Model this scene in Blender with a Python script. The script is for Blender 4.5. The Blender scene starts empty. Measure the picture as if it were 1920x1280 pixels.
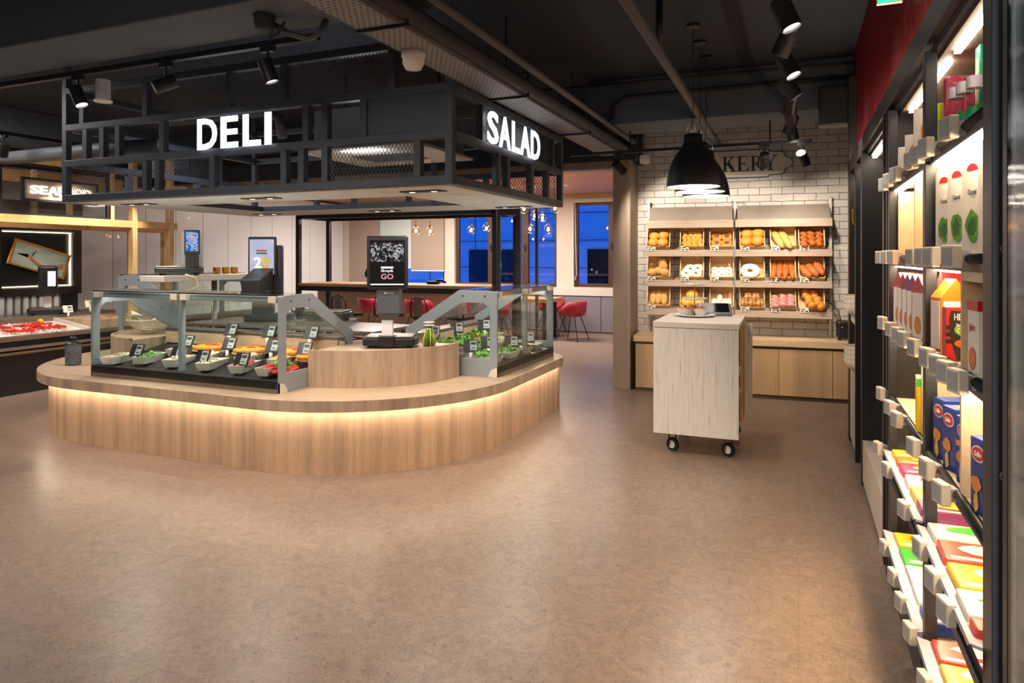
import bpy, bmesh, math, random
from mathutils import Vector, Matrix
random.seed(7)
PI = math.pi
C = bpy.context.scene.collection
SC = bpy.context.scene
def lin(h):
    r = []
    for i in (0, 2, 4):
        c = int(h[i:i+2], 16)/255
        r.append(c/12.92 if c <= .04045 else ((c+.055)/1.055)**2.4)
    return (*r, 1)
# ---------------------------------------------------------------- camera
TH = math.atan(537/1280)
cam = bpy.data.cameras.new('camera'); camo = bpy.data.objects.new('camera', cam); C.objects.link(camo)
camo.location = (0, 0, 1.5); camo.rotation_euler = (PI/2, 0, TH)
cam.sensor_width = 36; cam.lens = 24; cam.shift_y = -157/1920; cam.clip_end = 200
SC.camera = camo
# ---------------------------------------------------------------- view, world
SC.view_settings.view_transform = 'Standard'; SC.view_settings.look = 'None'
SC.view_settings.gamma = 1; SC.view_settings.use_curve_mapping = False
SC.view_settings.exposure = 0.95
SC.cycles.transparent_max_bounces = 24; SC.cycles.max_bounces = 7
SC.cycles.diffuse_bounces = 4; SC.cycles.glossy_bounces = 3; SC.cycles.transmission_bounces = 6
SC.cycles.caustics_reflective = False; SC.cycles.caustics_refractive = False
SC.cycles.sample_clamp_indirect = 4; SC.cycles.blur_glossy = 1
W = bpy.data.worlds.new('dusk_sky'); SC.world = W; W.use_nodes = True
W.node_tree.nodes['Background'].inputs[0].default_value = (.003, .095, .60, 1)
W.node_tree.nodes['Background'].inputs[1].default_value = 1.15
# ---------------------------------------------------------------- lamps of the place and added fill lamps (most housings are built with the ceiling)
WARM = (1, .86, .70)
def spot(loc, to, power, deg=60, col=WARM, r=.04, blend=.6):
    l = bpy.data.lights.new('spot_light', 'SPOT'); l.energy = power; l.color = col
    l.spot_size = math.radians(deg); l.spot_blend = blend; l.shadow_soft_size = r
    o = bpy.data.objects.new('spot_light', l); C.objects.link(o); o.location = loc
    o.rotation_euler = (Vector(to)-Vector(loc)).to_track_quat('-Z', 'Y').to_euler()
    return o
def area(loc, sx, sy, power, col=WARM, rot=(0, 0, 0)):
    l = bpy.data.lights.new('lamp_light', 'AREA'); l.energy = power; l.color = col
    l.shape = 'RECTANGLE'; l.size = sx; l.size_y = sy
    o = bpy.data.objects.new('lamp_light', l); C.objects.link(o); o.location = loc; o.rotation_euler = rot
    return o
# unseen fill lamps added behind the camera and to brighten the left side
FILL_LAMPS = [(-2.6, -1.6), (-6.0, -1.6), (-1.0, -3.6), (-8.6, 8.2), (-7.6, 3.62), (-3.6, -3.6)]
for (x, y), p in zip(FILL_LAMPS, (28, 4, 34, 110, 34, 34)): area((x, y, 3.17), .9, .3, p, (1, .95, .90))
# ---------------------------------------------------------------- materials
M = {}
def nmat(name):
    m = bpy.data.materials.new(name); m.use_nodes = True; M[name] = m
    nt = m.node_tree; b = nt.nodes['Principled BSDF']
    return m, nt, b
def mat(name, hexc, rough=.5, metal=0, spec=.5, emit=0, ehex=None, var=0, vs=8, bump=0, coat=0):
    m, nt, b = nmat(name)
    b.inputs['Base Color'].default_value = lin(hexc)
    b.inputs['Roughness'].default_value = rough; b.inputs['Metallic'].default_value = metal
    b.inputs['Specular IOR Level'].default_value = spec
    if coat: b.inputs['Coat Weight'].default_value = coat
    if emit:
        b.inputs['Emission Color'].default_value = lin(ehex or hexc); b.inputs['Emission Strength'].default_value = emit
    if var or bump:
        tc = nt.nodes.new('ShaderNodeTexCoord'); n = nt.nodes.new('ShaderNodeTexNoise')
        n.inputs['Scale'].default_value = vs; n.inputs['Detail'].default_value = 5
        nt.links.new(tc.outputs['Object'], n.inputs['Vector'])
        if var:
            mx = nt.nodes.new('ShaderNodeMixRGB'); mx.blend_type = 'MULTIPLY'; mx.inputs[0].default_value = 1
            rp = nt.nodes.new('ShaderNodeValToRGB')
            rp.color_ramp.elements[0].color = (1-var, 1-var, 1-var, 1); rp.color_ramp.elements[1].color = (1+var*.4,)*3+(1,)
            rp.color_ramp.elements[0].position = .3; rp.color_ramp.elements[1].position = .7
            mx.inputs[1].default_value = lin(hexc)
            nt.links.new(n.outputs['Fac'], rp.inputs[0]); nt.links.new(rp.outputs[0], mx.inputs[2])
            nt.links.new(mx.outputs[0], b.inputs['Base Color'])
        if bump:
            bp = nt.nodes.new('ShaderNodeBump'); bp.inputs['Strength'].default_value = bump; bp.inputs['Distance'].default_value = .01
            nt.links.new(n.outputs['Fac'], bp.inputs['Height']); nt.links.new(bp.outputs[0], b.inputs['Normal'])
    return m
def ramp(nt, cols, pos=None):
    rp = nt.nodes.new('ShaderNodeValToRGB'); e = rp.color_ramp.elements
    n = len(cols)
    while len(e) < n: e.new(.5)
    for i, c in enumerate(cols):
        e[i].position = pos[i] if pos else i/(n-1); e[i].color = lin(c) if isinstance(c, str) else c
    return rp
def wood(name, c1, c2, c3=None, sc=(14, 14, .6), rough=.5, board=0, axis=2, bump=.1, pos=None):
    """grain stretched along one axis (z by default); board>0 adds strips of differing tone that wide"""
    m, nt, b = nmat(name); L = nt.links.new
    tc = nt.nodes.new('ShaderNodeTexCoord'); mp = nt.nodes.new('ShaderNodeMapping')
    L(tc.outputs['Object'], mp.inputs[0]); mp.inputs['Scale'].default_value = sc
    n = nt.nodes.new('ShaderNodeTexNoise'); n.inputs['Scale'].default_value = 3; n.inputs['Detail'].default_value = 6
    n.inputs['Roughness'].default_value = .65; L(mp.outputs[0], n.inputs['Vector'])
    rp = ramp(nt, [c1, c2] if not c3 else [c1, c2, c3], pos or ([.3, .7] if not c3 else [.25, .5, .75])); L(n.outputs['Fac'], rp.inputs[0])
    out = rp.outputs[0]
    if board:
        n2 = nt.nodes.new('ShaderNodeTexNoise'); n2.inputs['Scale'].default_value = 1; n2.inputs['Detail'].default_value = 1
        mp2 = nt.nodes.new('ShaderNodeMapping'); s2 = [1/board]*3; s2[axis] = .02; mp2.inputs['Scale'].default_value = s2
        L(tc.outputs['Object'], mp2.inputs[0]); L(mp2.outputs[0], n2.inputs['Vector'])
        r2 = ramp(nt, [(.80,)*3+(1,), (1.10, 1.08, 1.06, 1)], [.35, .65]); L(n2.outputs['Fac'], r2.inputs[0])
        mx = nt.nodes.new('ShaderNodeMixRGB'); mx.blend_type = 'MULTIPLY'; mx.inputs[0].default_value = 1
        L(out, mx.inputs[1]); L(r2.outputs[0], mx.inputs[2]); out = mx.outputs[0]
    L(out, b.inputs['Base Color']); b.inputs['Roughness'].default_value = rough
    bp = nt.nodes.new('ShaderNodeBump'); bp.inputs['Strength'].default_value = bump; bp.inputs['Distance'].default_value = .003
    L(n.outputs['Fac'], bp.inputs['Height']); L(bp.outputs[0], b.inputs['Normal'])
    return m
def glass(name, tint='ffffff', refl=.9, tr=.96, rough=.02):
    m = bpy.data.materials.new(name); m.use_nodes = True; M[name] = m; nt = m.node_tree; nt.nodes.clear(); L = nt.links.new
    o = nt.nodes.new('ShaderNodeOutputMaterial'); mx = nt.nodes.new('ShaderNodeMixShader')
    t = nt.nodes.new('ShaderNodeBsdfTransparent'); g = nt.nodes.new('ShaderNodeBsdfGlossy'); lw = nt.nodes.new('ShaderNodeLayerWeight')
    lw.inputs[0].default_value = .5; pw = nt.nodes.new('ShaderNodeMath'); pw.operation = 'POWER'; pw.inputs[1].default_value = 5; L(lw.outputs['Facing'], pw.inputs[0])
    f = nt.nodes.new('ShaderNodeMath'); f.operation = 'MULTIPLY_ADD'; f.inputs[1].default_value = .9; f.inputs[2].default_value = .04; L(pw.outputs[0], f.inputs[0]); c = lin(tint); t.inputs[0].default_value = (c[0]*tr, c[1]*tr, c[2]*tr, 1)
    g.inputs['Roughness'].default_value = rough; g.inputs[0].default_value = (refl,)*3+(1,)
    L(f.outputs[0], mx.inputs[0]); L(t.outputs[0], mx.inputs[1]); L(g.outputs[0], mx.inputs[2]); L(mx.outputs[0], o.inputs[0])
    return m
def emit(name, hexc, s):
    m = bpy.data.materials.new(name); m.use_nodes = True; M[name] = m; nt = m.node_tree; nt.nodes.clear()
    o = nt.nodes.new('ShaderNodeOutputMaterial'); e = nt.nodes.new('ShaderNodeEmission')
    e.inputs[0].default_value = lin(hexc); e.inputs[1].default_value = s; nt.links.new(e.outputs[0], o.inputs[0])
    return m
mat('black_metal', '26282d', .45, .3); mat('canopy_metal', '424956', .5, .2); mat('dark_paint', '262930', .7); mat('ceiling_paint', '252c3a', .85, var=.2, vs=.8)
mat('beam_paint', '56606f', .75, var=.12, vs=1); mat('pipe_paint', '4a4a50', .6); mat('tray_metal', '77787c', .55, .2)
mat('black_plastic', '15161a', .4); mat('grey_plastic', '4b5058', .45); mat('case_grey', '929ba4', .4, .15); mat('case_dark', '17181b', .35)
mat('steel_lit', 'd6d2ca', .35, .4); mat('header_grey_shaded', '8f8379', .6, var=.08, vs=9); mat('steel', '9a948c', .3, .9, var=.1, vs=5); mat('chrome', 'd0d0d0', .12, 1); mat('white_plastic', 'e6e4e2', .4); mat('white_paint', 'dcdad6', .6)  # shelf steel paled for light on it, header grey darkened for its shadow
mat('brass', 'c98f3c', .3, .9); mat('cream_plastic', 'ddd6c8', .45); mat('red_shell', 'a01c36', .45); mat('black_fabric', '1b1b1e', .9)
mat('panel_white', 'd8d8d9', .3, coat=.3); mat('panel_joint', '4a4542', .7); mat('grey_cabinet', '7d7880', .6, var=.06, vs=20); mat('ledge_white', 'cfc6c0', .5)
mat('soffit', 'dad8d6', .6, var=.04, vs=6); mat('blind_beige', 'a08d80', .9); mat('blind_backlit', 'bccac6', .9); mat('plaster', 'c9bcae', .7)  # middle blind's backlight is put into its paler colour
mat('window_frame', '4a2f1c', .45, var=.2, vs=10); mat('slab_white', 'dcd6cf', .3); mat('rubber', '111214', .8); mat('lcd', 'a9afb0', .5); mat('lcd_ink', '20242a', .6)
mat('pale_wood_paint', 'cdbfae', .5); mat('cord', 'd7c79a', .6); mat('tag_cream', 'd9d0bf', .5); mat('tag_screen', '9aa0a4', .35)
mat('exit_green', '1f9a6a', .4, emit=1.5, ehex='1fa078')
wood('oak_v', '9a8069', 'bda58e', 'ab927c', sc=(12, 12, .8), board=.13)
wood('oak_top', 'ab8f75', 'cab195', sc=(1.2, 16, 16), rough=.38)
wood('oak_front', '9f8570', 'c2a892', 'ad947f', sc=(14, 14, 1), board=.10)
wood('oak_base', 'b39274', 'ceae8f', 'bf9e80', sc=(20, 20, 1), board=.08)
wood('ash', 'c2a788', 'd3bb9d', sc=(18, 18, .7), rough=.5, bump=.05)
wood('ash_h', 'a08a78', 'b8a390', sc=(.8, 16, 16), rough=.5, bump=.05)
wood('bench_oak', 'a1825f', 'b8976f', 'aa8a66', sc=(14, 14, .5), board=.22, rough=.45)
wood('bench_top', 'b99a75', 'cdb08a', sc=(.7, 14, 14), rough=.45)
wood('crate_wood', 'c79c68', 'dcb682', sc=(10, 10, 10), rough=.6)
wood('timber', 'c48d50', 'e2b478', 'd09d60', sc=(7, 1.2, 1.2), rough=.55)
wood('timber_v', 'd0a06a', 'ecc590', 'dcb078', sc=(7, 7, .8), rough=.55)
wood('wood_ceiling', 'b48a5e', 'c99f74', sc=(.8, 9, 9), board=.2, axis=0)
wood('portal_wood', '8a7666', 'a08c7a', sc=(14, 14, .5), board=.1)
wood('whitewash', '9c9b99', 'd9d7d3', 'e6e3de', sc=(22, 22, .9), rough=.5, bump=.15, pos=[.32, .42, .7])
wood('shelf_wood', 'd9c3a4', 'e6d3b7', sc=(12, .9, 12), rough=.5)
wood('shelf_wood_v', 'd2b48e', 'e0c6a2', sc=(10, .7, 22), rough=.5)
wood('table_wood', 'a87c50', 'c49a6a', sc=(1, 12, 12), rough=.4)
wood('board_dark', '53463c', '6d5c4e', sc=(.8, 12, 12), rough=.5)
glass('case_glass', 'fbfffd', .8, .99); glass('dark_glass', '6a7780', 1, .55); glass('window_glass', 'ffffff', .8, .99); glass('bulb_glass', 'fff2dc', 1, .96)
glass('jar_glass', 'f6fcf8', 1, .97); glass('wire_glass', 'c8d2d0', .9, .8)
emit('led', 'ffe4c0', 13); emit('led_strong', 'ffe8cf', 17); emit('led_edge', 'ffe6bf', 2.5); emit('led_case', 'fff6ea', 26); emit('letter_white', 'ffffff', 1.25); emit('lamp_face', 'fff4e2', 12); emit('bulb', 'ffc070', 30)
emit('led_soft', 'ffd9a0', 5); emit('lamp_inner', 'f6f8ff', 2.4); emit('chiller_light', 'f0f6ff', 5); emit('letter_sea', 'fff6e8', .95); emit('led_shelf', 'ffe2b8', 38)
# floor: marbled vinyl
m, nt, b = nmat('vinyl_floor'); L = nt.links.new
tc = nt.nodes.new('ShaderNodeTexCoord')
n1 = nt.nodes.new('ShaderNodeTexNoise'); n1.inputs['Scale'].default_value = .9; n1.inputs['Detail'].default_value = 3
n2 = nt.nodes.new('ShaderNodeTexNoise'); n2.inputs['Scale'].default_value = 9; n2.inputs['Detail'].default_value = 8; n2.inputs['Distortion'].default_value = 2.2; n2.inputs['Roughness'].default_value = .62
n3 = nt.nodes.new('ShaderNodeTexNoise'); n3.inputs['Scale'].default_value = 32; n3.inputs['Detail'].default_value = 6; n3.inputs['Distortion'].default_value = 3.5
for n in (n1, n2, n3): L(tc.outputs['Object'], n.inputs['Vector'])
r1 = ramp(nt, ['77665c', '957f70'], [.3, .7]); L(n2.outputs['Fac'], r1.inputs[0])
r3 = ramp(nt, [(.50, .47, .45, 1), (.96, .96, .96, 1), (1.08, 1.07, 1.05, 1)], [.30, .45, .72]); L(n3.outputs['Fac'], r3.inputs[0])
mx = nt.nodes.new('ShaderNodeMixRGB'); mx.blend_type = 'MULTIPLY'; mx.inputs[0].default_value = 1
L(r1.outputs[0], mx.inputs[1]); L(r3.outputs[0], mx.inputs[2])
bk = nt.nodes.new('ShaderNodeTexBrick'); bk.inputs['Scale'].default_value = 1; bk.inputs['Brick Width'].default_value = 1.8; bk.inputs['Row Height'].default_value = .9
bk.inputs['Mortar Size'].default_value = .0025; bk.inputs['Color1'].default_value = bk.inputs['Color2'].default_value = (1, 1, 1, 1); bk.inputs['Mortar'].default_value = (.80, .79, .78, 1)
L(tc.outputs['Object'], bk.inputs['Vector'])
mx2 = nt.nodes.new('ShaderNodeMixRGB'); mx2.blend_type = 'MULTIPLY'; mx2.inputs[0].default_value = 1
L(mx.outputs[0], mx2.inputs[1]); L(bk.outputs[0], mx2.inputs[2]); L(mx2.outputs[0], b.inputs['Base Color'])
b.inputs['Roughness'].default_value = .34; b.inputs['Specular IOR Level'].default_value = .5
bp = nt.nodes.new('ShaderNodeBump'); bp.inputs['Strength'].default_value = .08; bp.inputs['Distance'].default_value = .003
L(n3.outputs['Fac'], bp.inputs['Height']); L(bp.outputs[0], b.inputs['Normal'])
# white brick with rough mortar
m, nt, b = nmat('white_brick'); L = nt.links.new
tc = nt.nodes.new('ShaderNodeTexCoord'); sp = nt.nodes.new('ShaderNodeSeparateXYZ'); cb = nt.nodes.new('ShaderNodeCombineXYZ')
L(tc.outputs['Object'], sp.inputs[0]); L(sp.outputs[0], cb.inputs[0]); L(sp.outputs[2], cb.inputs[1])
nz = nt.nodes.new('ShaderNodeTexNoise'); nz.inputs['Scale'].default_value = 9; nz.inputs['Detail'].default_value = 5
L(tc.outputs['Object'], nz.inputs['Vector'])
va = nt.nodes.new('ShaderNodeVectorMath'); va.operation = 'MULTIPLY_ADD'; va.inputs[1].default_value = (.022, .022, 0)
L(nz.outputs['Color'], va.inputs[0]); L(cb.outputs[0], va.inputs[2])
bk = nt.nodes.new('ShaderNodeTexBrick'); L(va.outputs[0], bk.inputs['Vector'])
bk.inputs['Scale'].default_value = 1; bk.inputs['Brick Width'].default_value = .235; bk.inputs['Row Height'].default_value = .0795
bk.inputs['Mortar Size'].default_value = .0035; bk.inputs['Mortar Smooth'].default_value = .15; bk.inputs['Bias'].default_value = -.2
bk.inputs['Color1'].default_value = lin('d8d2cc'); bk.inputs['Color2'].default_value = lin('c6bdb4'); bk.inputs['Mortar'].default_value = lin('6d645c')
L(bk.outputs[0], b.inputs['Base Color']); b.inputs['Roughness'].default_value = .75
mth = nt.nodes.new('ShaderNodeMath'); mth.operation = 'MULTIPLY_ADD'; mth.inputs[1].default_value = -1.0
n5 = nt.nodes.new('ShaderNodeTexNoise'); n5.inputs['Scale'].default_value = 22; L(tc.outputs['Object'], n5.inputs['Vector'])
L(bk.outputs['Fac'], mth.inputs[0]); L(n5.outputs['Fac'], mth.inputs[2])
bp = nt.nodes.new('ShaderNodeBump'); bp.inputs['Strength'].default_value = .7; bp.inputs['Distance'].default_value = .012
L(mth.outputs[0], bp.inputs['Height']); L(bp.outputs[0], b.inputs['Normal'])
mat('red_sheet', '741c24', .35, .2); mat('facade', 'd0d4da', .8); mat('facade_glass', '10141c', .15)
# ---------------------------------------------------------------- geometry helpers
class MB:
    def __init__(s): s.v = []; s.f = []
    def add(s, vs, fs):
        k = len(s.v); s.v += [tuple(v) for v in vs]; s.f += [tuple(i+k for i in f) for f in fs]; return s
    def box(s, x0, x1, y0, y1, z0, z1):
        return s.add([(x0, y0, z0), (x1, y0, z0), (x1, y1, z0), (x0, y1, z0), (x0, y0, z1), (x1, y0, z1), (x1, y1, z1), (x0, y1, z1)],
                     [(0, 3, 2, 1), (4, 5, 6, 7), (0, 1, 5, 4), (1, 2, 6, 5), (2, 3, 7, 6), (3, 0, 4, 7)])
    def bar(s, p, q, w, h=None, up=(0, 0, 1)):
        p = Vector(p); q = Vector(q); d = (q-p).normalized(); u = Vector(up)
        if abs(d.dot(u)) > .99: u = Vector((1, 0, 0))
        a = d.cross(u).normalized()*w/2; b_ = a.cross(d).normalized()*(h or w)/2
        vs = [p-a-b_, p+a-b_, p+a+b_, p-a+b_, q-a-b_, q+a-b_, q+a+b_, q-a+b_]
        return s.add(vs, [(0, 3, 2, 1), (4, 5, 6, 7), (0, 1, 5, 4), (1, 2, 6, 5), (2, 3, 7, 6), (3, 0, 4, 7)])
    def tube(s, path, r, n=10, cap=True):
        path = [Vector(p) for p in path]; rs = r if isinstance(r, (list, tuple)) else [r]*len(path)
        k = len(s.v); a0 = None
        for i, p in enumerate(path):
            d = ((path[min(i+1, len(path)-1)]-path[max(i-1, 0)])).normalized()
            if a0 is None:
                u = Vector((0, 0, 1)) if abs(d.z) < .9 else Vector((1, 0, 0)); a = d.cross(u).normalized()
            else: a = (a0-d*a0.dot(d)).normalized()
            a0 = a; b_ = d.cross(a)
            s.v += [tuple(p+(a*math.cos(t)+b_*math.sin(t))*rs[i]) for t in (2*PI*j/n for j in range(n))]
        for i in range(len(path)-1):
            for j in range(n):
                s.f.append((k+i*n+j, k+i*n+(j+1) % n, k+(i+1)*n+(j+1) % n, k+(i+1)*n+j))
        if cap:
            s.f.append(tuple(k+j for j in reversed(range(n)))); s.f.append(tuple(k+(len(path)-1)*n+j for j in range(n)))
        return s
    def lathe(s, prof, c=(0, 0, 0), n=24, close=False):
        k = len(s.v)
        for r, z in prof:
            s.v += [(c[0]+r*math.cos(2*PI*j/n), c[1]+r*math.sin(2*PI*j/n), c[2]+z) for j in range(n)]
        for i in range(len(prof)-1):
            for j in range(n): s.f.append((k+i*n+j, k+i*n+(j+1) % n, k+(i+1)*n+(j+1) % n, k+(i+1)*n+j))
        if close:
            s.f.append(tuple(k+j for j in reversed(range(n)))); s.f.append(tuple(k+(len(prof)-1)*n+j for j in range(n)))
        return s
    def cyl(s, c, r, z0, z1, n=20): return s.lathe([(r, z0), (r, z1)], c, n, True)
    def ball(s, c, rx, ry=None, rz=None, n=14, m=9, jit=0, fn=None):
        ry = ry or rx; rz = rz or rx; k = len(s.v)
        for i in range(m+1):
            t = PI*i/m
            for j in range(n):
                p = 2*PI*j/n; q = 1+(random.uniform(-jit, jit) if jit else 0)
                if fn: q *= fn(t, p)
                s.v.append((c[0]+rx*math.sin(t)*math.cos(p)*q, c[1]+ry*math.sin(t)*math.sin(p)*q, c[2]+rz*math.cos(t)*q))
        for i in range(m):
            for j in range(n): s.f.append((k+i*n+j, k+(i+1)*n+j, k+(i+1)*n+(j+1) % n, k+i*n+(j+1) % n))
        return s
    def torus(s, c, R, r, n=20, m=10, sz=1, jit=0):
        k = len(s.v)
        for i in range(n):
            a = 2*PI*i/n
            for j in range(m):
                t = 2*PI*j/m; q = r*(1+random.uniform(-jit, jit))
                s.v.append((c[0]+(R+q*math.cos(t))*math.cos(a), c[1]+(R+q*math.cos(t))*math.sin(a), c[2]+q*math.sin(t)*sz))
        for i in range(n):
            for j in range(m): s.f.append((k+i*m+j, k+((i+1) % n)*m+j, k+((i+1) % n)*m+(j+1) % m, k+i*m+(j+1) % m))
        return s
    def prism(s, poly, z0, z1):
        n = len(poly); k = len(s.v)
        s.v += [(x, y, z0) for x, y in poly]+[(x, y, z1) for x, y in poly]
        s.f.append(tuple(k+i for i in reversed(range(n)))); s.f.append(tuple(k+n+i for i in range(n)))
        s.f += [(k+i, k+(i+1) % n, k+n+(i+1) % n, k+n+i) for i in range(n)]
        return s
    def ringplate(s, out, inn, w0, w1, ax='x'):
        """plate with a window: matching outer and inner outlines (a,b) swept w0..w1 along ax"""
        def P(a, b, w): return (w, a, b) if ax == 'x' else (a, w, b) if ax == 'y' else (a, b, w)
        n = len(out); k = len(s.v)
        for w in (w0, w1):
            s.v += [P(a, b, w) for a, b in out]+[P(a, b, w) for a, b in inn]
        for i in range(n):
            j = (i+1) % n
            s.f += [(k+i, k+j, k+n+j, k+n+i), (k+2*n+j, k+2*n+i, k+3*n+i, k+3*n+j), (k+i, k+2*n+i, k+2*n+j, k+j), (k+n+j, k+3*n+j, k+3*n+i, k+n+i)]
        return s
    def mesh_panel(s, o, u, v, w, h, cu=.03, cv=.045, t=.0055):
        """expanded metal: crossing zigzag strips over a w x h rectangle from o along u and v"""
        o = Vector(o); u = Vector(u); v = Vector(v); nr = max(1, int(w/cu)); nc = max(2, int(h/(cv/2)))
        for i in range(nr+1):
            pts = []
            for j in range(nc+1):
                x = i*cu+(cu/2 if (j+i*0) % 2 else 0); pts.append((min(x, w), j*h/nc))
            for sgn in (0, 1):
                for j in range(nc):
                    a = pts[j]; b_ = pts[j+1]
                    if sgn: a = (min(i*cu+cu/2-(a[0]-i*cu)+cu/2, w), a[1]); b_ = (min(i*cu+cu/2-(b_[0]-i*cu)+cu/2, w), b_[1])
                    if a[0] >= w and b_[0] >= w: continue
                    p = o+u*a[0]+v*a[1]; q = o+u*b_[0]+v*b_[1]; k = len(s.v)
                    s.v += [tuple(p-u*t/2), tuple(p+u*t/2), tuple(q+u*t/2), tuple(q-u*t/2)]; s.f.append((k, k+1, k+2, k+3))
        return s
    def xf(s, mtx, k0=0):
        s.v[k0:] = [tuple(mtx @ Vector(v)) for v in s.v[k0:]]; return s
    def obj(s, name, m, smooth=False, bevel=0):
        me = bpy.data.meshes.new(name); me.from_pydata(s.v, [], s.f); me.update()
        if m: me.materials.append(M[m] if isinstance(m, str) else m)
        if smooth: me.shade_smooth()
        o = bpy.data.objects.new(name, me); C.objects.link(o)
        if bevel:
            bv = o.modifiers.new('bevel', 'BEVEL'); bv.width = bevel; bv.segments = 2; bv.limit_method = 'ANGLE'
        return o
def T(name, label, cat, loc=(0, 0, 0), rz=0, group=None):
    o = bpy.data.objects.new(name, None); C.objects.link(o); o.location = loc; o.rotation_euler = (0, 0, rz)
    o.empty_display_size = .05; o['label'] = label; o['category'] = cat
    if group: o['group'] = group
    return o
def part(name, mb, m, parent, label=None, smooth=False, bevel=0, kind=None):
    o = mb.obj(name, m, smooth, bevel); o.parent = parent
    if label: o['label'] = label
    if kind: o['kind'] = kind
    return o
def solo(name, mb, m, label, cat, group=None, loc=(0, 0, 0), rz=0, smooth=False, bevel=0, kind=None):
    o = mb.obj(name, m, smooth, bevel); o.location = loc; o.rotation_euler = (0, 0, rz); o['label'] = label; o['category'] = cat
    if group: o['group'] = group
    if kind: o['kind'] = kind
    return o
def S(name, mb, m, bevel=0, parent=None):
    o = mb.obj(name, m, False, bevel)
    if parent: o.parent = parent
    else: o['kind'] = 'structure'
    return o
def dup(root, loc, rz=None, label=None, group=None):
    r = root.copy(); C.objects.link(r); r.location = loc
    if rz is not None: r.rotation_euler = (0, 0, rz)
    if label: r['label'] = label
    if group: r['group'] = group
    for ch in list(root.children):
        c = ch.copy(); C.objects.link(c); c.parent = r
        for g in list(ch.children):
            d = g.copy(); C.objects.link(d); d.parent = c
    return r
def textmb(txt, size, depth=.004, off=0, align='CENTER', sx=1, space=1):
    """lettering as a mesh, upright in the xz plane, facing -y"""
    cu = bpy.data.curves.new('lettering', 'FONT'); cu.body = txt; cu.size = size; cu.extrude = depth/2; cu.offset = off
    cu.align_x = align; cu.align_y = 'BOTTOM_BASELINE'; cu.resolution_u = 3; cu.space_character = space
    o = bpy.data.objects.new('lettering', cu); C.objects.link(o)
    dg = bpy.context.evaluated_depsgraph_get(); me = o.evaluated_get(dg).to_mesh()
    mb = MB(); mb.v = [(v.co.x*sx, -v.co.z, v.co.y) for v in me.vertices]; mb.f = [tuple(p.vertices) for p in me.polygons]
    bpy.data.objects.remove(o); bpy.data.curves.remove(cu)
    return mb
ORD = ['first', 'second', 'third', 'fourth', 'fifth', 'sixth', 'seventh', 'eighth', 'ninth', 'tenth', 'eleventh', 'twelfth', 'thirteenth', 'fourteenth', 'fifteenth']
def fit(mb, x0, x1, z0, z1):
    xs = [v[0] for v in mb.v]; zs = [v[2] for v in mb.v]; a = (x1-x0)/(max(xs)-min(xs)); b_ = (z1-z0)/(max(zs)-min(zs))
    mb.v = [(x0+(x-min(xs))*a, y, z0+(z-min(zs))*b_) for x, y, z in mb.v]; return mb
def RZ(a): return Matrix.Rotation(a, 4, 'Z')
def TR(*a): return Matrix.Translation(Vector(a))
# ================================================================ the setting
CZ = 3.25
S('floor', MB().box(-13, 3.5, -6, 14.2, -.1, 0), 'vinyl_floor')
S('ceiling', MB().box(-13, 3.5, -6, 14.2, CZ, CZ+.12), 'ceiling_paint')
S('wall_back', MB().box(-13, 3.5, -6.12, -6, 0, CZ), 'plaster')
S('wall_left_near', MB().box(-13.1, -13, -6, 4.4, 0, CZ), 'dark_paint')
S('wall_left_return', MB().box(-13, -9.9, 4.4, 4.5, 0, CZ), 'dark_paint')
S('wall_right_near', MB().box(1.5, 1.6, -6, 6.9, 0, CZ), 'dark_paint')
S('wall_right_far', MB().box(1.5, 1.6, 6.9, 8.6, 0, CZ), 'dark_paint')
# white panelled wall: .59 m panels with joints
wl = S('wall_left', MB().box(-10.1, -10, 4.5, 13.5, 0, CZ), 'panel_joint')
pan = MB(); y = 4.55
while y < 13.3:
    pan.box(-10, -9.975, y, min(y+.583, 13.45), .02, 2.75); y += .59
S('wall_left_panels', pan, 'panel_white', .002)
# window wall y=13.45 with openings; seen from inside
WY = 13.4
wins = [(-9.75, -8.6, .80, 2.62), (-8.6, -7.25, .80, 2.62), (-7.0, -4.62, .89, 2.6), (-4.25, -2.3, .9, 2.64)]
wm = MB()
xs = [-10.1, -9.75, -7.25, -7.0, -4.62, -4.25, -2.3, 1.6]
for a, b_ in ((-10.1, -9.75), (-7.25, -7.0), (-4.62, -4.25), (-2.3, 1.6)): wm.box(a, b_, WY, WY+.25, 0, CZ)
for a, b_, z0, z1 in ((-9.75, -7.25, .8, 2.62), (-7.0, -4.62, .89, 2.6), (-4.25, -2.3, .9, 2.64)):
    wm.box(a, b_, WY, WY+.25, 0, z0); wm.box(a, b_, WY, WY+.25, z1, CZ)
S('wall_far', wm, 'plaster')
def window(n, x0, x1, z0, z1, mull, casing=True):
    f = MB(); t = .07
    f.box(x0, x0+t, WY+.08, WY+.16, z0, z1); f.box(x1-t, x1, WY+.08, WY+.16, z0, z1)
    f.box(x0+t, x1-t, WY+.08, WY+.16, z0, z0+t); f.box(x0+t, x1-t, WY+.08, WY+.16, z1-t, z1)
    for mx_ in mull: f.box(mx_-.07, mx_+.07, WY+.07, WY+.17, z0+t, z1-t)
    w = S('window_%d' % n, f, 'window_frame', .004)
    part('pane', MB().box(x0+t, x1-t, WY+.115, WY+.12, z0+t, z1-t), 'window_glass', w)
    for mx_ in mull: part('handle', MB().box(mx_-.015, mx_+.015, WY+.04, WY+.07, (z0+z1)/2-.1, (z0+z1)/2+.03), 'black_metal', w)
    return w
window(1, -9.75, -8.5, .80, 2.62, []); window(2, -8.5, -7.25, .80, 2.62, [])
window(3, -7.0, -4.62, .89, 2.6, [-6.15, -5.35]); window(4, -4.25, -2.3, .9, 2.64, [-3.47])
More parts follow.
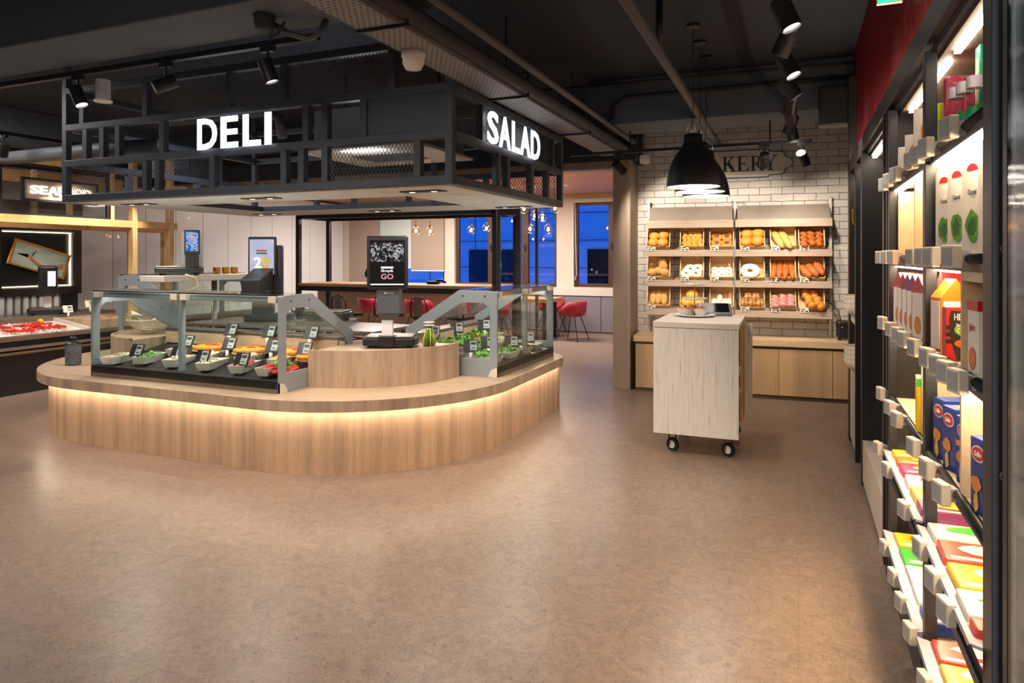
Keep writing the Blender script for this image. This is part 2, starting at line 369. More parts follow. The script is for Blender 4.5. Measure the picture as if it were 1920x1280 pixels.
S('trim_1', MB().box(-7.1, -2.3, WY-.30, WY, .74, .89), 'ledge_white', .004)
# low grey cabinets under the window ledge
for i in range(6):
    x0 = -6.6+i*.75
    t = T('low_cabinet', 'grey low cabinet below the far windows, %s from the wooden portal' % ORD[5-i], 'cabinet', (x0, WY-.28, 0), 0, 'grey cabinets under the far windows')
    part('carcass', MB().box(.003, .747, .02, .27, .0, .735), 'grey_cabinet', t)
    part('door', MB().box(.006, .744, 0, .018, .03, .73), 'grey_cabinet', t, bevel=.002)
# portal, wood ceiling beyond it, dark fascia
S('ceiling_wood', MB().box(-10, -1.8, 7.86, 13.4, 2.80, 2.86), 'wood_ceiling')
S('trim_2', MB().box(-1.97, -1.77, 7.7, 8.35, 0, 2.615), 'portal_wood', .003)
S('trim_3', MB().box(-8.6, -1.97, 7.7, 7.85, 2.53, 2.615), 'portal_wood', .003)
S('wall_portal_fascia', MB().box(-10, -1.7, 7.66, 7.86, 2.615, CZ), 'dark_paint')
S('wall_partition', MB().box(-1.9, -1.8, 8.35, 13.4, 0, 2.80), 'plaster')
# brick wall frame of reference: s along the wall, o into it
BA = math.radians(4.5)
def BP(s_, o_, z=0): return (-.47+s_*math.cos(BA)-o_*math.sin(BA), 7.69+s_*math.sin(BA)+o_*math.cos(BA), z)
bw = S('wall_brick', MB().box(-1.32, 1.9, .52, .72, 0, CZ), 'white_brick'); bw.location = BP(0, 0); bw.rotation_euler = (0, 0, BA)
col = S('wall_dark_column', MB().box(-1.5, -1.20, .28, .5, 2.6, CZ), 'dark_paint'); col.location = BP(0, 0); col.rotation_euler = (0, 0, BA)
# beams
S('beam_front', MB().box(-13, -1.7, 2.76, 3.22, 2.84, CZ), 'beam_paint', .01)
S('beam_bakery', MB().box(-1.98, 1.5, 6.6, 7.2, 2.81, CZ), 'beam_paint', .01)
S('beam_left', MB().box(-8.9, -8.45, 3.11, 7.6, 2.85, CZ), 'beam_paint', .01)
S('beam_cross', MB().box(-8.45, -2.6, 7.0, 7.3, 2.9, CZ), 'ceiling_paint', .01)
# red corrugated sheet above the shelving
cs = MB(); y = 1.2; k = 0; zz = [2.30, CZ]; pr = []
while y < 6.42:
    for dx, dy in ((0, 0), (0, .018), (.014, .026), (.014, .044)): pr.append((.44+dx, y+dy))
    y += .052
n = len(pr); cs.v = [(x, yy, zz[0]) for x, yy in pr]+[(x, yy, zz[1]) for x, yy in pr]; cs.f = [(i, i+1, n+i+1, n+i) for i in range(n-1)]
S('wall_right_red_sheet', cs, 'red_sheet')
S('wall_right_core', MB().box(.50, 1.5, 1.2, 6.4, 2.36, CZ), 'dark_paint')
# building across the street
fc = MB().box(-22, 8, 19, 20, -4, 12)
fo = solo('building_facade', fc, 'facade', 'pale stone building across the street seen through the blue windows', 'building')
gr = MB()
for i in range(16):
    gr.box(-22+i*1.6, -21.985+i*1.6, 18.985, 19, -4, 12)
for i in range(16): gr.box(-22, 8, 18.985, 19, -3.6+i*.8, -3.585+i*.8)
part('stone_joint', gr, 'panel_joint', fo)
for i in range(5):
    for z0 in (.4, 3.4):
        x0 = -17+i*3.8
        part('window', MB().box(x0, x0+1.5, 18.96, 19.02, z0, z0+1.35), 'facade_glass', fo)
# ================================================================ ceiling services
tray = T('cable_tray', 'grey perforated metal duct tray running back under the ceiling beside the canopy', 'duct')
m_, nt, b = nmat('perforated'); L = nt.links.new
tc = nt.nodes.new('ShaderNodeTexCoord'); bk = nt.nodes.new('ShaderNodeTexBrick'); mp = nt.nodes.new('ShaderNodeMapping')
mp.inputs['Rotation'].default_value = (0, 0, 0); L(tc.outputs['Object'], mp.inputs[0]); L(mp.outputs[0], bk.inputs[0])
bk.offset = .5; bk.inputs['Scale'].default_value = 1; bk.inputs['Brick Width'].default_value = .034; bk.inputs['Row Height'].default_value = .028
bk.inputs['Mortar Size'].default_value = .009; bk.inputs['Mortar Smooth'].default_value = 0
bk.inputs['Color1'].default_value = bk.inputs['Color2'].default_value = lin('0c0d0f'); bk.inputs['Mortar'].default_value = lin('8a8b90')
L(bk.outputs[0], b.inputs['Base Color']); b.inputs['Roughness'].default_value = .6
for y0, y1 in ((1.6, 2.9), (2.92, 4.53), (4.55, 6.1), (6.12, 7.6)):
    part('tray_section', MB().box(-2.07, -1.83, y0, y1, 2.66, 2.666), M['perforated'], tray)
part('side_rail', MB().box(-2.075, -2.065, 1.6, 7.6, 2.66, 2.71), 'tray_metal', tray); part('side_rail', MB().box(-1.835, -1.825, 1.6, 7.6, 2.66, 2.71), 'tray_metal', tray)
part('cable_bundle', MB().tube([(-1.79, 1.6, 2.72), (-1.79, 7.6, 2.72)], .045, 10), 'dark_paint', tray, smooth=True)
for y0 in (2.91, 4.54, 6.11):
    part('hanger', MB().bar((-2.08, y0, 2.652), (-1.78, y0, 2.652), .016).bar((-1.78, y0, 2.645), (-1.78, y0, 2.82), .014).bar((-1.78, y0, 2.82), (-1.88, y0, 2.82), .012).bar((-1.95, y0, 2.66), (-1.95, y0, CZ), .010), 'black_metal', tray)
def pipe(name, pts, r, label, m='pipe_paint', cat='pipe'):
    return solo(name, MB().tube(pts, r, 12), m, label, cat, smooth=True)
pipe('ceiling_pipe', [(-.83, 1.5, 2.88), (-.85, 8.2, 2.80)], .035, 'grey sprinkler pipe running back above the pendant lamps')
pipe('tray_pipe', [(-1.68, 1.5, 2.80), (-1.71, 7.6, 2.80)], .028, 'thin grey pipe running beside the perforated tray')
pipe('conduit', [(-1.68, 6.55, 2.84), (-1.66, 6.55, 3.0), (-1.55, 6.55, 3.06), (1.4, 6.55, 3.06)], .02, 'dark conduit with a bend fixed along the bakery beam, lower one', 'dark_paint')
pipe('conduit', [(-2.6, 6.52, 3.2), (1.4, 6.52, 3.16)], .015, 'dark straight conduit at the top of the bakery beam', 'dark_paint')
pipe('drop_pipe', [(-.86, 4.6, CZ), (-.86, 4.6, 2.88)], .025, 'short black vertical drop pipe meeting the grey sprinkler pipe', 'black_metal')
pipe('grey_pipe', [(-9.8, 4.9, 2.62), (-6.1, 4.45, 2.52), (-5.3, 4.4, 2.5)], .07, 'thick grey pipe crossing left of the canopy', 'pipe_paint')
pipe('roof_pipe', [(-6.2, 5.3, 2.95), (-4.9, 5.3, 2.95), (-4.8, 5.4, 2.9), (-4.75, 5.4, 2.7)], .05, 'bent grey pipe inside the black canopy', 'pipe_paint')
solo('sensor_dome', MB().lathe([(.04, .06), (.065, .06), (.068, .03), (.06, .02), (.06, -.01), (.045, -.04), (0, -.045)], n=24), 'white_plastic', 'white round ceiling sensor dome on the perforated tray', 'sensor', loc=(-2.0, 3.33, 2.60), smooth=True)
solo('sensor_dome', MB().lathe([(.05, .03), (.055, 0), (.05, -.05), (0, -.06)], n=20), 'white_plastic', 'small white sensor dome below the track near the wooden portal', 'sensor', loc=(-1.45, 6.97, 2.515), smooth=True)
wc = T('pendant_speaker', 'white cylinder speaker hanging left of the DELI letters', 'speaker', (-4.49, 3.30, 2.59))
part('body', MB().lathe([(0, .0), (.045, 0), (.058, .0), (.060, .010), (.048, .016), (.047, .15), (.043, .155), (0, .155)], n=24), 'white_plastic', wc, smooth=True)
part('stem', MB().tube([(0, 0, .15), (0, 0, .66)], .005, 6), 'chrome', wc)
sd = T('smoke_detector', 'dark round detector with curled cables under the front beam', 'detector', (-2.72, 2.95, 2.78))
part('body', MB().lathe([(0, -.02), (.05, -.015), (.06, .06)], n=20), 'dark_paint', sd, smooth=True)
part('cable', MB().tube([(.05+.05*math.cos(t*.7)*(.4+t*.1), .03, -.03+.05*math.sin(t*.9)) for t in range(12)], .005, 6), 'black_plastic', sd, smooth=True)
solo('flex_hose', MB().tube([(-2.72, 3.0, 2.81), (-2.64, 3.05, 2.76), (-2.54, 3.1, 2.73), (-2.49, 3.12, 2.76), (-2.45, 3.14, 2.84)], .018, 8), 'grey_plastic', 'grey flexible hose sagging below the front beam', 'hose', smooth=True)
for i, (x, y) in enumerate([(-3.2, 5.2), (-2.75, 4.35), (-1.1, 5.9), (-4.4, 3.3)]):
    pass
# track lights ------------------------------------------------------------
def make_spot(label, group, loc, aim, size=1.0, lit=True, power=0, deg=50, name='spotlight', col=WARM, hang=.14):
    """loc: point on the track; the can hangs .14 below and points along aim"""
    t = T(name, label, 'spotlight', loc, 0, group)
    part('adapter', MB().box(-.05, .05, -.016, .016, -.03, 0), 'black_metal', t)
    part('arm', MB().tube([(0, 0, -.02), (0, 0, -hang)], .009, 8), 'black_metal', t)
    d = Vector(aim).normalized(); L_ = .15*size; R_ = .047*size
    q = d.to_track_quat('-Z', 'Y').to_matrix().to_4x4()
    can = MB().lathe([(0, L_*.45), (R_*.96, L_*.45), (R_, L_*.42), (R_, L_*.18), (R_*.96, L_*.17), (R_, L_*.16), (R_, -L_*.55), (R_*.86, -L_*.55), (R_*.8, -L_*.47)], n=20)
    can.xf(TR(0, 0, -hang) @ q)
    part('can', can, 'black_metal', t, smooth=False)
    disc = MB().lathe([(0, -L_*.46), (R_*.8, -L_*.46)], n=20).xf(TR(0, 0, -hang) @ q)
    part('lens', disc, 'lamp_face' if lit else 'dark_glass', t)
    if power:
        p = Vector(loc)+Vector((0, 0, -hang))+d*(L_*.55+.01)
        spot(p, p+d, power, deg, r=.035*size, col=col)
    return t
solo('lighting_track', MB().box(-9, -2.62, 3.26, 3.30, 2.79, 2.825), 'black_metal', 'black lighting track along the front ceiling beam', 'track')
for i, (x, aim, pw) in enumerate([(-4.72, (.45, .1, -1), 55), (-3.86, (-.75, -.9, -.6), 25), (-3.0, (.3, .2, -1), 60)]):
    make_spot('black track spotlight under the front beam, %s from the left' % ORD[i], 'spotlights under the front beam', (x, 3.28, 2.79), aim, .95, True, pw, 75)
solo('lighting_track', MB().box(-.08, -.04, .6, 7.0, 2.82, 2.855), 'black_metal', 'black lighting track running back beside the shelving', 'track')
aims = [(-.45, -.5, -1), (.35, -.1, -.9), (-.5, .25, -1), (.4, -.2, -.9), (.55, .1, -.8), (-.3, 1.4, -1.2), (.1, 1, -.9), (-.4, .9, -1), (.25, .3, -1)]
for i, (y, aim) in enumerate(zip((2.95, 3.55, 4.0, 4.5, 5.1, 5.6, 6.05, 6.5, 6.85), aims)):
    make_spot('black track spotlight in the row beside the shelving, %s from the front' % ORD[i], 'spotlights beside the shelving', (-.06, y, 2.82), aim, 1.05, True, (34, 30, 50, 20, 30, 30, 24, 24, 14)[i], 55)
solo('lighting_track', MB().box(-2.25, .12, 6.95, 6.985, 2.58, 2.61), 'black_metal', 'black lighting track crossing in front of the bakery brick wall', 'track')
for x in (-1.6, -.25): solo('track_rod', MB().tube([(x, 6.97, 2.6), (x, 6.97, 2.82)], .008, 6), 'black_metal', 'thin black rod holding the bakery track, %s one' % ('left' if x < -1 else 'right'), 'rod')
for i, (x, aim) in enumerate([(-1.72, (.55, 1, -.75)), (-.30, (-.1, 1, -.75)), (.04, (.35, 1, -.8))]):
    make_spot('black spotlight on the track before the bakery wall, %s one' % ('left', 'middle', 'right')[i], 'spotlights on the bakery track', (x, 6.97, 2.58), aim, 1.0, True, (52, 30, 30)[i], 85)
lo = T('loudspeaker', 'black box loudspeaker fixed to the bakery beam', 'speaker', (.28, 6.5, 2.62))
part('cabinet', MB().box(-.12, .12, -.15, .02, 0, .33), 'black_plastic', lo, bevel=.01); part('grille', MB().box(-.105, .105, -.158, -.15, .015, .315), 'black_fabric', lo)
# track and lamps added out of view to light the shop floor
solo('lighting_track', MB().box(-7.5, .0, .38, .42, 2.95, 2.985), 'black_metal', 'added black lighting track overhead beside the camera, out of view', 'track')
for i, (x, aim, pw) in enumerate([(-6.4, (-.3, 1.25, -1), 50), (-4.3, (.1, 1.3, -1), 72), (-2.3, (-.1, 1.4, -1), 66), (-.9, (.1, .5, -1), 50)]):
    make_spot('added black track spotlight overhead near the camera, %s from the left' % ORD[i], 'added spotlights overhead near the camera', (x, .4, 2.95), aim, 1.1, True, pw, 75)
for i, (x, y) in enumerate(FILL_LAMPS):  # frames for the added fill lamps
    t = T('ceiling_light', 'added ceiling fill light out of view, %s in order' % ORD[i], 'ceiling light', (x, y, 3.18), 0, 'added ceiling fill lights')
    part('frame', MB().ringplate([(-.5, -.2), (.5, -.2), (.5, .2), (-.5, .2)], [(-.45, -.15), (.45, -.15), (.45, .15), (-.45, .15)], 0, .06, 'z'), 'white_plastic', t)
solo('lighting_track', MB().box(-7.3, -7.26, 3.6, 6.4, 2.72, 2.755), 'black_metal', 'black lighting track in front of the seafood corner', 'track')
for y in (3.8, 6.2): solo('track_rod', MB().tube([(-7.28, y, 2.75), (-7.28, y, CZ)], .006, 6), 'black_metal', 'thin rod holding the seafood track, %s one' % ('near' if y < 5 else 'far'), 'rod')
for i, (y, aim, pw) in enumerate([(4.3, (-.9, .3, -1.6), 40), (5.3, (-1.1, .1, -1.5), 50), (6.1, (-.9, -.3, -1.6), 40)]):
    make_spot('black spotlight before the seafood corner, %s from the near end' % ORD[i], 'spotlights of the seafood corner', (-7.28, y, 2.72), aim, .95, True, pw, 75)
# pendants ----------------------------------------------------------------
def pend(i, x, y):
    t = T('pendant_lamp', 'large black bell pendant lamp over the bakery cart, %s one' % ('nearest', 'middle', 'farthest')[i], 'lamp', (x, y, 2.03), 0, 'bell pendants over the bakery cart')
    pr = [(.2, 0), (.196, .04), (.188, .09), (.172, .15), (.148, .21), (.118, .26), (.088, .30), (.073, .33), (.068, .36), (.066, .395), (.04, .40), (0, .40)]
    part('shade', MB().lathe(pr, n=40), 'black_metal', t, smooth=True)
    part('inner_shade', MB().lathe([(r*.96, z+.002) for r, z in pr[:-1]], n=40), 'white_paint', t, smooth=True)
    part('bulb', MB().ball((0, 0, .16), .045, .045, .06), 'bulb_w', t, smooth=True)
    w = MB()
    for a in range(3):
        c_, s_ = math.cos(a*2.09+.5), math.sin(a*2.09+.5)
        w.tube([(.06*c_, .06*s_, .38), (.062*c_, .062*s_, .43), (.045*c_, .045*s_, .48), (0, 0, .505)], .004, 6)
    part('wire_yoke', w, 'chrome', t, smooth=True)
    part('socket', MB().cyl((0, 0, 0), .02, .39, .47), 'white_plastic', t, smooth=True)
    part('cable', MB().tube([(0, 0, .5), (0, 0, CZ-2.03)], .003, 6), 'black_plastic', t)
    part('ceiling_cup', MB().cyl((0, 0, 0), .05, CZ-2.03-.02, CZ-2.03), 'black_metal', t)
    pl = bpy.data.lights.new('pendant_light', 'POINT'); pl.energy = 6; pl.color = (1, .9, .8); pl.shadow_soft_size = .05
    po = bpy.data.objects.new('pendant_light', pl); C.objects.link(po); po.location = (x, y, 2.09)
emit('bulb_w', 'fff2e0', 9)
for i, (x, y) in enumerate([(-.73, 5.26), (-.735, 5.68), (-.74, 6.12)]): pend(i, x, y)
# ================================================================ deli island
XL, XR, Y0, YE, RR = -6.66, -2.2, 3.74, 6.47, 1.3
def arc(cx, cy, r, a0, a1, n=24): return [(cx+r*math.cos(math.radians(a0+(a1-a0)*i/n)), cy+r*math.sin(math.radians(a0+(a1-a0)*i/n))) for i in range(n+1)]
def outline(o, endr, w=1.02, ye=YE):
    p = []
    if endr: p += arc(XR+o-endr, ye+.12-endr, endr, 90, 0, 8)
    else: p += [(XR+o, ye)]
    p += arc(XR-RR, Y0+RR, RR+o, 0, -90)+arc(XL+RR, Y0+RR, RR+o, -90, -180)
    if endr: p += arc(XL-o+endr, ye+.12-endr, endr, 180, 90, 8)
    else: p += [(XL-o, ye)]
    ye2 = ye+.12 if endr else ye
    p += [(XL+w, ye2), (XL+w, Y0+w), (XR-w, Y0+w), (XR-w, ye2)]
    return p[::-1]
isl = T('deli_island', 'U-shaped wooden deli counter with rounded corners and a glowing lip', 'counter', (0, 0, 0))
part('base', MB().prism(outline(0, 0), 0, .452), 'oak_base', isl)
part('countertop', MB().prism(outline(.085, .3), .452, .53), 'oak_top', isl, bevel=.004)
eb = MB(); pe = outline(.086, .3); n = len(pe); eb.v = [(x, y, .4515) for x, y in pe]+[(x, y, .5285) for x, y in pe]; eb.f = [(i, (i+1) % n, n+(i+1) % n, n+i) for i in range(n)]
part('edge_band', eb, 'oak_front', isl)
led = MB(); o1 = arc(XR-RR, Y0+RR, RR+.030, 0, -90)+arc(XL+RR, Y0+RR, RR+.03, -90, -180); o2 = arc(XR-RR, Y0+RR, RR+.05, 0, -90)+arc(XL+RR, Y0+RR, RR+.05, -90, -180)
o1 = [(XR+.03, YE-.02)]+o1+[(XL-.03, YE-.02)]; o2 = [(XR+.05, YE-.02)]+o2+[(XL-.05, YE-.02)]
n = len(o1); led.v = [(x, y, .447) for x, y in o1]+[(x, y, .447) for x, y in o2]; led.f = [(i, i+1, n+i+1, n+i) for i in range(n-1)]
part('led_strip', led, 'led_strong', isl)
def riser(name, label, cx, cy, r, flip, z1=.8):
    a = arc(cx, cy, r, -90, 0, 20) if not flip else arc(cx, cy, r, 180, 270, 20)
    t = T(name, label, 'counter')
    poly = a+[(cx, cy)]
    part('body', MB().prism(poly, .53, z1-.012), 'oak_front', t)
    rim = (arc(cx, cy, r-.02, 0, -90, 20) if not flip else arc(cx, cy, r-.02, 270, 180, 20))
    k = MB(); n = len(a)
    k.v = [(x, y, z1-.012) for x, y in a]+[(x, y, z1-.012) for x, y in rim[::-1]]+[(x, y, z1+.008) for x, y in a]+[(x, y, z1+.008) for x, y in rim[::-1]]
    for i in range(n-1): k.f += [(i, i+1, 2*n+i+1, 2*n+i), (2*n+i, 2*n+i+1, 3*n+i+1, 3*n+i), (3*n+i, 3*n+i+1, n+i+1, n+i)]
    part('rim', k, 'oak_front', t)
    part('top', MB().prism([(x, y) for x, y in rim]+[(cx, cy)][::1] if False else (rim[::-1]+[(cx, cy)]), z1-.012, z1-.006), 'oak_top', t)
    return t
riser('curved_riser', 'curved wooden riser on the island under the ordering kiosk', -3.40, 4.98, .84, False)
riser('curved_riser', 'curved wooden riser behind the left glass case holding the woven bowl', -5.42, 4.99, .75, True, .78)
# glass cases -------------------------------------------------------------
OUT = [(0, 0), (0, .69), (.1, .70), (.35, .70), (.86, .37), (.86, .25), (.86, 0), (.45, 0)]
INN = [(.065, .14), (.065, .56), (.12, .60), (.32, .60), (.76, .33), (.79, .26), (.66, .14), (.4, .14)]
def case(label, loc, rz, Wd, k=1.0, mid=True):
    t = T('display_case', label, 'display case', loc, rz)
    O = [(a, b_*k) for a, b_ in OUT]; I = [(a, b_*k) for a, b_ in INN]
    for x in (0, Wd-.022):
        part('end_panel', MB().ringplate(O, I, x, x+.022, 'x'), 'case_grey', t, bevel=.002)
        e = MB(); n = len(I); e.v = [(x+.011, a, b_) for a, b_ in I]; e.f = [tuple(range(n))]
        part('end_glass', e, 'case_glass', t)
        part('foot_cap', MB().prism([(0, 0)]+arc(0, 0, .075, 0, 90, 8), 0, .026).xf(Matrix(((0, 0, 1, x-.002), (1, 0, 0, 0), (0, 1, 0, 0), (0, 0, 0, 1)))), 'cream_plastic', t)
        for yy in (.11, .31): part('cap_screw', MB().cyl((0, 0, 0), .009, 0, .03, 10).xf(Matrix(((0, 0, 1, x-.004), (1, 0, 0, yy), (0, 1, 0, .655*k), (0, 0, 0, 1)))), 'chrome', t)
    xs = [.022, Wd/2, Wd-.022] if mid else [.022, Wd-.022]
    for a, b_ in zip(xs[:-1], xs[1:]):
        part('front_glass', MB().box(a+.004, b_-.004, .004, .010, .035, .685*k), 'case_glass', t)
        part('top_edge', MB().box(a+.002, b_-.002, -.003, .006, .694*k, .7035*k), 'case_dark', t)
        part('top_glass', MB().box(a+.002, b_-.002, .0, .36, .695*k, .703*k), 'case_glass', t)
        part('rear_glass', MB().bar(((a+b_)/2, .36, .69*k), ((a+b_)/2, .80, .41*k), b_-a-.02, .006), 'case_glass', t)
    part('top_rail', MB().box(.022, Wd-.022, .05, .09, .645*k, .69*k), 'case_grey', t, bevel=.004)
    if k == 1: part('led_tube', MB().box(.05, Wd-.05, .092, .108, .665*k, .675*k), 'led_case', t)
    if mid: part('mid_post', MB().box(Wd/2-.02, Wd/2+.02, .012, .05, .10, .70*k), 'case_grey', t, bevel=.003)
    for a in xs:
        for s_ in (-1, 1):
            if 0 < a+s_*.05 < Wd: part('glass_clip', MB().box(a+s_*.05-.035, a+s_*.05+.035, -.006, .03, .645*k, .692*k), 'cream_plastic', t, bevel=.003)
    part('front_sill', MB().box(.022, Wd-.022, -.01, .06, .03, .09), 'case_dark', t, bevel=.004)
    part('kick_strip', MB().box(.022, Wd-.022, -.004, .05, .0, .03), 'steel', t)
    part('deck', MB().add([(.03, .06, .085), (Wd-.03, .06, .085), (Wd-.03, .70, .19), (.03, .70, .19)], [(0, 1, 2, 3)]), 'case_dark', t)
    part('wire_shelf', MB().box(.03, Wd-.03, .40, .42, .155, .165), 'steel', t)
    part('rear_wall', MB().box(.03, Wd-.03, .70, .72, .02, .20*k), 'case_dark', t); part('rear_board', MB().box(.03, Wd-.03, .695, .72, .20*k, .30*k), 'oak_top', t)
    part('service_shelf', MB().box(.022, Wd-.022, .70, .87, .30*k, .33*k), 'steel', t, bevel=.003)
    return t
case('grey framed glass case with pizzas and trays at the front of the island', (-5.37, 3.84, .53), 0, 1.97)
case('grey framed glass case with green salads on the right arm of the island', (-2.25, 5.05, .53), PI/2, 1.38)
case('tall grey framed glass case on the left arm of the island, seen behind', (-6.60, 6.40, .53), -PI/2, 1.38, 1.13)
# shelf tags inside the cases
def tag(label, loc, rz, group, tilt=-.45, dark=True, s_=1.45):
    t = T('price_tag', label, 'price tag', loc, rz, group)
    r = Matrix.Rotation(tilt, 4, 'X')
    part('clip', MB().cyl((0, 0, 0), .010*s_, -.045*s_, 0, 10), 'white_plastic', t, smooth=True)
    part('housing', MB().box(-.042*s_, .042*s_, -.006, .006, 0, .075*s_).xf(r), 'black_plastic' if dark else 'tag_cream', t, bevel=.002)
    part('display', MB().box(-.004*s_, .036*s_, -.0085, -.006, .012*s_, .068*s_).xf(r), 'lcd', t)
    part('price', MB().box(.0*s_, .030*s_, -.0095, -.0085, .045*s_, .06*s_).box(.004*s_, .024*s_, -.0095, -.0085, .022*s_, .027*s_).xf(r), 'lcd_ink', t)
    return t
# (positions taken on the deck of the front case)
row = [(-5.0, 3.95, .69), (-4.62, 4.02, .69), (-4.28, 3.95, .68), (-3.88, 3.95, .68)]
for i, p in enumerate(row): tag('black price tag in the front row of the pizza case, %s from the left' % ORD[i], p, .1, 'price tags in the pizza case')
row = [(-4.80, 4.27, .74), (-4.33, 4.27, .74), (-3.9, 4.30, .74), (-3.55, 4.26, .74)]
for i, p in enumerate(row): tag('black price tag in the middle of the pizza case, %s from the left' % ORD[i], p, .1, 'price tags in the pizza case')
row = [(-4.52, 4.48, .83), (-4.10, 4.48, .83), (-3.66, 4.48, .84)]
for i, p in enumerate(row): tag('black price tag raised at the back of the pizza case, %s from left' % ORD[i], p, .1, 'price tags in the pizza case')
# food
mat('crust', 'd98a2b', .6, var=.35, vs=30, bump=.4); mat('crust_dark', 'b5601c', .65, var=.4, vs=25, bump=.4); mat('bun', 'd9a05a', .6, var=.3, vs=14, bump=.3); mat('bun_gold', 'e09a3c', .5, var=.35, vs=16, bump=.35)
mat('cheese', 'f0b53a', .5, var=.3, vs=40, bump=.5); mat('sugar', 'eee2cf', .7, var=.15, vs=30, bump=.4); mat('choc', '5a3320', .4); mat('pink_icing', 'd59a92', .5, var=.3, vs=22, bump=.4)
mat('leaf', '5fa82a', .5, var=.45, vs=40, bump=.3); mat('leaf_dark', '2f6a24', .5, var=.4, vs=35); mat('tomato', 'd2301c', .35); mat('yellow_veg', 'f2c318', .5, var=.2, vs=30); mat('orange_veg', 'e8741f', .5, var=.3, vs=30)
mat('cream_food', 'e5d6bd', .6, var=.25, vs=40, bump=.4); mat('purple_veg', '7a4468', .5, var=.4, vs=40); mat('sausage', 'b4532a', .45, var=.3, vs=20)
def stuffmb(n, w, d, h, s_, base=0, flat=.5):
    mb = MB()
    for _ in range(n):
        a = random.random()*6.28; r = math.sqrt(random.random()); x, y = r*math.cos(a)*w/2, r*math.sin(a)*d/2
        z = base+h*(1-r*r)*random.random()
        k = len(mb.v); mb.ball((0, 0, 0), s_*random.uniform(.6, 1.2), s_*random.uniform(.4, 1), s_*flat*random.uniform(.3, 1), 7, 4, .25)
        mb.xf(TR(x, y, z) @ Matrix.Rotation(random.uniform(-.8, .8), 4, 'X') @ RZ(random.random()*6), k)
    return mb
def leafmb(n, w, d, h, s_, base=0):
    mb = MB()
    for _ in range(n):
        a = random.random()*6.28; r = math.sqrt(random.random()); x, y = r*math.cos(a)*w/2, r*math.sin(a)*d/2
        z = base+h*(1-.6*r*r)*random.uniform(.3, 1); k = len(mb.v); m_ = 6
        L1 = s_*random.uniform(.7, 1.4); w1 = L1*random.uniform(.25, .5)
        pts = []
        for i in range(m_+1):
            u = i/m_; c_ = math.sin(u*PI)*w1*(1+.3*math.sin(i*2.1)); pts += [(u*L1, -c_, .25*L1*math.sin(u*3)+.1*c_), (u*L1, c_, .25*L1*math.sin(u*3)-.1*c_)]
        mb.v += pts; mb.f += [(k+2*i, k+2*i+1, k+2*i+3, k+2*i+2) for i in range(m_)]
        mb.xf(TR(x, y, z) @ RZ(random.random()*6.28) @ Matrix.Rotation(random.uniform(-1.2, .3), 4, 'Y') @ Matrix.Rotation(random.uniform(-.6, .6), 4, 'X'), k)
    return mb
def pizza(label, loc, r=.15, topm='cheese'):
    t = T('tart', label, 'tart', loc, 0, 'round tarts in the pizza case')
    part('board', MB().cyl((0, 0, 0), r*1.04, 0, .006, 28), 'crate_wood', t)
    part('crust', MB().lathe([(0, .006), (r*.93, .006), (r, .022), (r*.98, .036), (r*.9, .04), (r*.84, .032), (0, .03)], n=28), 'crust', t, smooth=True)
    part('filling', MB().lathe([(0, .036), (r*.5, .04), (r*.84, .034)], n=28), topm, t, smooth=True)
    tp = MB()
    for i in range(16): a = random.random()*6.28; q = random.random()*r*.72; tp.ball((q*math.cos(a), q*math.sin(a), .04), .014, .012, .007, 7, 4, .1)
    part('topping', tp, 'tomato', t)
    return t
for i, (x, y, z, r, tm) in enumerate([(-4.62, 4.40, .715, .16, 'cheese'), (-4.18, 4.40, .715, .16, 'cheese'), (-3.74, 4.42, .72, .15, 'cheese'), (-3.50, 4.26, .71, .09, 'yellow_veg')]):
    pizza('golden round tart in the pizza case, %s from the left' % ORD[i], (x, y, z), r, tm)
def boat(label, loc, rz, L_=.30, W_=.14, h=.06, food='cream_food', n=75, leaf=False, group='white boat trays in the pizza case'):
    t = T('serving_tray', label, 'tray', loc, rz, group)
    o = [(-W_*.42, -L_/2), (W_*.42, -L_/2), (W_/2*1.15, L_/2), (-W_/2*1.15, L_/2)]
    i_ = [(a*.72, b_*.86) for a, b_ in o]
    k = MB(); k.v = [(a, b_, h) for a, b_ in o]+[(a, b_, 0) for a, b_ in i_]+[(a*.93, b_*.96, h) for a, b_ in o]+[(a*.92, b_*.95, .012) for a, b_ in i_]
    for i in range(4):
        j = (i+1) % 4; k.f += [(i, j, 4+j, 4+i), (8+j, 8+i, 12+i, 12+j), (j, i, 8+i, 8+j)]
    k.f += [(7, 6, 5, 4), (12, 13, 14, 15)]
    part('dish', k, 'slab_white', t)
    f = leafmb(n, W_*.9, L_*.95, .045, .04, h*.75) if leaf else stuffmb(n, W_*.85, L_*.88, .03, .018, h*.78)
    part('food', f, food, t, kind='stuff')
    return t
fr = [(-5.22, 3.98, .63, .2, 'cream_food', 'creamy salad'), (-4.95, 4.05, .64, .3, 'leaf', 'green beans'), (-4.62, 4.05, .635, .3, 'cream_food', 'dark dip'), (-4.25, 4.03, .635, .35, 'cream_food', 'mushroom salad'), (-3.92, 4.03, .635, .35, 'tomato', 'tomato salad'), (-3.62, 4.02, .635, .1, 'tomato', 'red peppers')]
for i, (x, y, z, rz, fm, nm) in enumerate(fr): boat('boat tray of %s, front row of the pizza case, %s from left' % (nm, ORD[i]), (x, y, z), rz, food=fm)
md = [(-4.85, 4.30, .675, .15, 'yellow_veg', 'yellow fruit'), (-4.45, 4.20, .66, .5, 'cream_food', 'pale pasta'), (-4.05, 4.22, .665, .35, 'cream_food', 'grains'), (-3.72, 4.22, .665, .3, 'yellow_veg', 'yellow vegetables')]
for i, (x, y, z, rz, fm, nm) in enumerate(md): boat('boat tray of %s, middle row of the pizza case, %s from left' % (nm, ORD[i]), (x, y, z), rz, food=fm, n=55)
